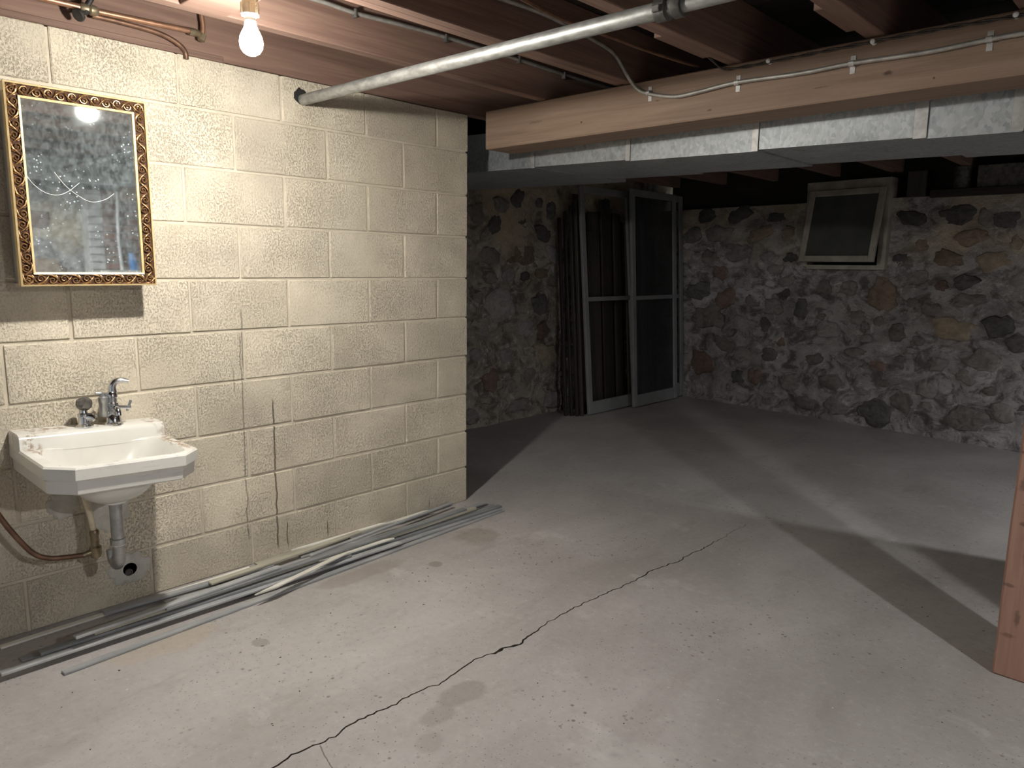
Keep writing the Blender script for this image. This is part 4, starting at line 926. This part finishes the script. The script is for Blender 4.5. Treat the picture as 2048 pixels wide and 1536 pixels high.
# waste: tailpiece, slip nut, bend
tp = lathe('tailpiece', [(.015, .0), (.020, 0), (.020, -.13), (.0245, -.132), (.0245, -.150), (.019, -.154), (.019, -.158), (0, -.158)], (.250, -1.812, .475), MAT['dullchrome'], sink, seg=24)
lathe('flange', [(0, .012), (.034, .012), (.034, .0), (.022, -.006), (0, -.006)], (.250, -1.812, .468), MAT['china'], sink, seg=24)
tube('trap_bend', [(.250, -1.812, .325), (.250, -1.812, .282), (.246, -1.812, .262), (.233, -1.812, .248), (.215, -1.812, .243), (.197, -1.812, .248), (.186, -1.812, .262), (.182, -1.812, .285)], .0185, MAT['dullchrome'], sink, 18)
lathe('slip_nut', [(.019, -.010), (.0245, -.010), (.0245, .010), (.019, .010)], (.250, -1.812, .330), MAT['chrome'], tp, seg=8, sharp=20)
# supply line: flexible riser, stop valve and copper tube
sp = thing('supply_line', 'copper supply tube curving along the wall to a valve under the basin', 'pipe', (.12, -1.84, .27))
tube('riser', [(.10, -1.862, .552), (.105, -1.862, .47), (.115, -1.852, .40), (.12, -1.846, .345)], .0095, MAT['holder'], sp, 14)
lathe('stop_valve', [(0, -.055), (.016, -.055), (.019, -.045), (.019, -.02), (.013, -.014), (.013, .02), (.015, .024), (.015, .036), (.011, .042), (0, .042)], (.12, -1.845, .305), MAT['brass'], sp, seg=18)
tube('valve_outlet', [(.12, -1.845, .272), (.12, -1.885, .266)], .0095, MAT['brass'], sp, 12, smoothpath=False)
tube('copper_tube', [(.12, -1.88, .266), (.12, -1.935, .274), (.118, -1.985, .285), (.113, -2.025, .312), (.108, -2.07, .385), (.10, -2.11, .47), (.09, -2.15, .57)], .0085, MAT['copperdark'], sp, 12)

# ------------------------------------------------------------------ pile of painted wood strips at the foot of the wall
SL = ['white strip lying hard against the block wall under the basin', 'grey strip at the left front of the pile, reaching out of the picture', 'dark grey strip low in the pile with its end under the basin',
      'grey strip at the right front edge of the pile', 'dark strip near the right end of the pile, second from the front', 'grey strip whose right end lies beside the wall corner',
      'grey strip beside the white one, under the drain stub', 'charcoal strip starting below the basin, on the front side of the pile', 'long olive-tan strip running over the middle of the pile',
      'olive strip with a split end leaning in along the wall', 'narrow pale strip pressed to the wall above the olive one', 'grey strip reaching furthest back past the wall corner',
      'thin dark strip ending at the wall close to the corner', 'short white board on top of the pile near the corner', 'long grey strip lying alone in front of the pile',
      'short whitish strip on the middle of the pile', 'white splintered strip slanting across the front of the pile', 'grey strip on top of the pile left of the middle', 'thin grey strip crossing the pile towards the wall corner',
      'slate-grey strip filling the middle of the pile, level with the basin shadow edge', 'pale olive strip on the wall side of the pile near its middle', 'grey strip with a cut end in the basin shadow', 'grey strip flat on the floor just behind the lone front strip', 'dark grey strip flat on the floor at the right front of the pile']
for i, xa, ya, xb, yb, z, wd, th, ck in D['strips']:
    L_ = math.hypot(xb - xa, yb - ya); rr = random.Random(i + 60)
    bm = bmesh.new(); bbox(bm, (0, -wd / 2, 0), (L_, wd / 2, th), .0015)
    if ck == 'w' and i in (13, 15, 16, 10):     # splintered ends
        for v_ in bm.verts:
            if v_.co.x > L_ - .01: v_.co.x -= .05 * max(0, v_.co.y / wd + .5)
            elif v_.co.x < .01: v_.co.x += .09 * max(0, .5 - v_.co.y / wd)
    m4 = Matrix.Translation((xa, ya, z)) @ Matrix.Rotation(math.atan2(yb - ya, xb - xa), 4, 'Z')
    me = mesh_bm(bm, 'strip')
    o = link('wood_strip', me, MAT['trim_' + ck]); o.matrix_world = m4
    tag(o, SL[i], 'wood strip', 'painted wood strips on the floor')

# ------------------------------------------------------------------ crumbs on the floor (nobody could count them)
rr = random.Random(2)
bm = bmesh.new()
for i in range(370):
    if rr.random() < .45: x, y = .35 + abs(rr.gauss(0, .28)), rr.uniform(-2.1, .3)
    else: x, y = rr.uniform(.4, 2.6), rr.uniform(-2.1, 1.6)
    if abs(x - 1.22) < .03 or x < .47 and y < .05 or x > 2.38 and y > -.05: continue
    s_ = rr.uniform(.0008, .0026)
    c4 = Matrix.Translation((x, y, s_ * .3)) @ Matrix.Rotation(rr.uniform(0, 6), 4, 'Z') @ Matrix.Diagonal((s_ * rr.uniform(.8, 2.2), s_, s_ * .6, 1))
    n0 = len(bm.faces)
    bmesh.ops.create_icosphere(bm, subdivisions=1, radius=1, matrix=c4)
    bm.faces.ensure_lookup_table()
    for f_ in bm.faces[n0:]: f_.material_index = i % 5 > 1
me = mesh_bm(bm, 'crumbs'); me.materials.append(MAT['debris']); me.materials.append(MAT['debrisdark'])
o = tag(link('floor_crumbs', me, None), 'scattered white and dark crumbs on the concrete floor', 'debris'); o['kind'] = 'stuff'

# ------------------------------------------------------------------ the right-hand side of the cellar (in the mirror, or just out of the picture)
fn = thing('furnace', 'grey sheet-metal furnace standing beyond the right edge of the picture', 'furnace', (3.4, .45, 0))
box('jacket', (3.06, -.175, .06), (3.72, 1.30, 1.62), MAT['coupling'], fn, .012)
box('base', (3.08, -.155, 0), (3.70, 1.28, .061), MAT['iron'], fn, .004)
box('front_door', (3.16, -.190, .55), (3.62, -.176, 1.25), MAT['galv'], fn, .004)
box('lower_door', (3.20, -.188, .15), (3.58, -.176, .45), MAT['galv'], fn, .004)
bd = thing('air_duct', 'pale grey added duct standing for the haze in the upper half of the mirror', 'duct', (3.8, -1.5, 1.80))  # added duct, stands in for the grey haze in the mirror
for i, (a, b_) in enumerate(((-3.4, -2.3), (-2.298, -1.2), (-1.198, -.06))):
    box('duct_section', (3.60, a, 1.85), (3.97, b_, 1.985), MAT['galv'], bd, .002)
tag(box('dark_wall_bar', (5.04, -3.2, 1.90), (5.105, 1.6, 1.989), MAT['plank'], None, .004), 'dark bar across the top of the chimney, seen in the mirror', 'timber')  # dark bar added for the dark band in the mirror
tag(tube('pale_pipe', [(5.095, .0, 1.161), (5.097, -.01, 1.5), (5.095, .005, 1.899)], .0135, MAT['porcelain'], None, 14), 'pale upright pipe in front of the brick chimney, seen in the mirror', 'pipe')
bt = thing('bottle', 'blue bottle with a dark round cap on the chimney ledge, seen in the mirror', 'bottle', (4.99, .07, 1.16))
lathe('bottle_body', [(0, 0), (.032, 0), (.035, .01), (.033, .09), (.022, .15), (.018, .17), (0, .17)], (4.99, .075, 1.161), MAT['blue'], bt, axis=(0, -.12, 1), seg=20)
lathe('cap', [(0, 0), (.025, .006), (.042, .028), (.045, .05), (.034, .085), (.015, .1), (0, .1)], (4.99, .054, 1.331), MAT['smoke'], bt, axis=(0, -.05, 1), seg=20)
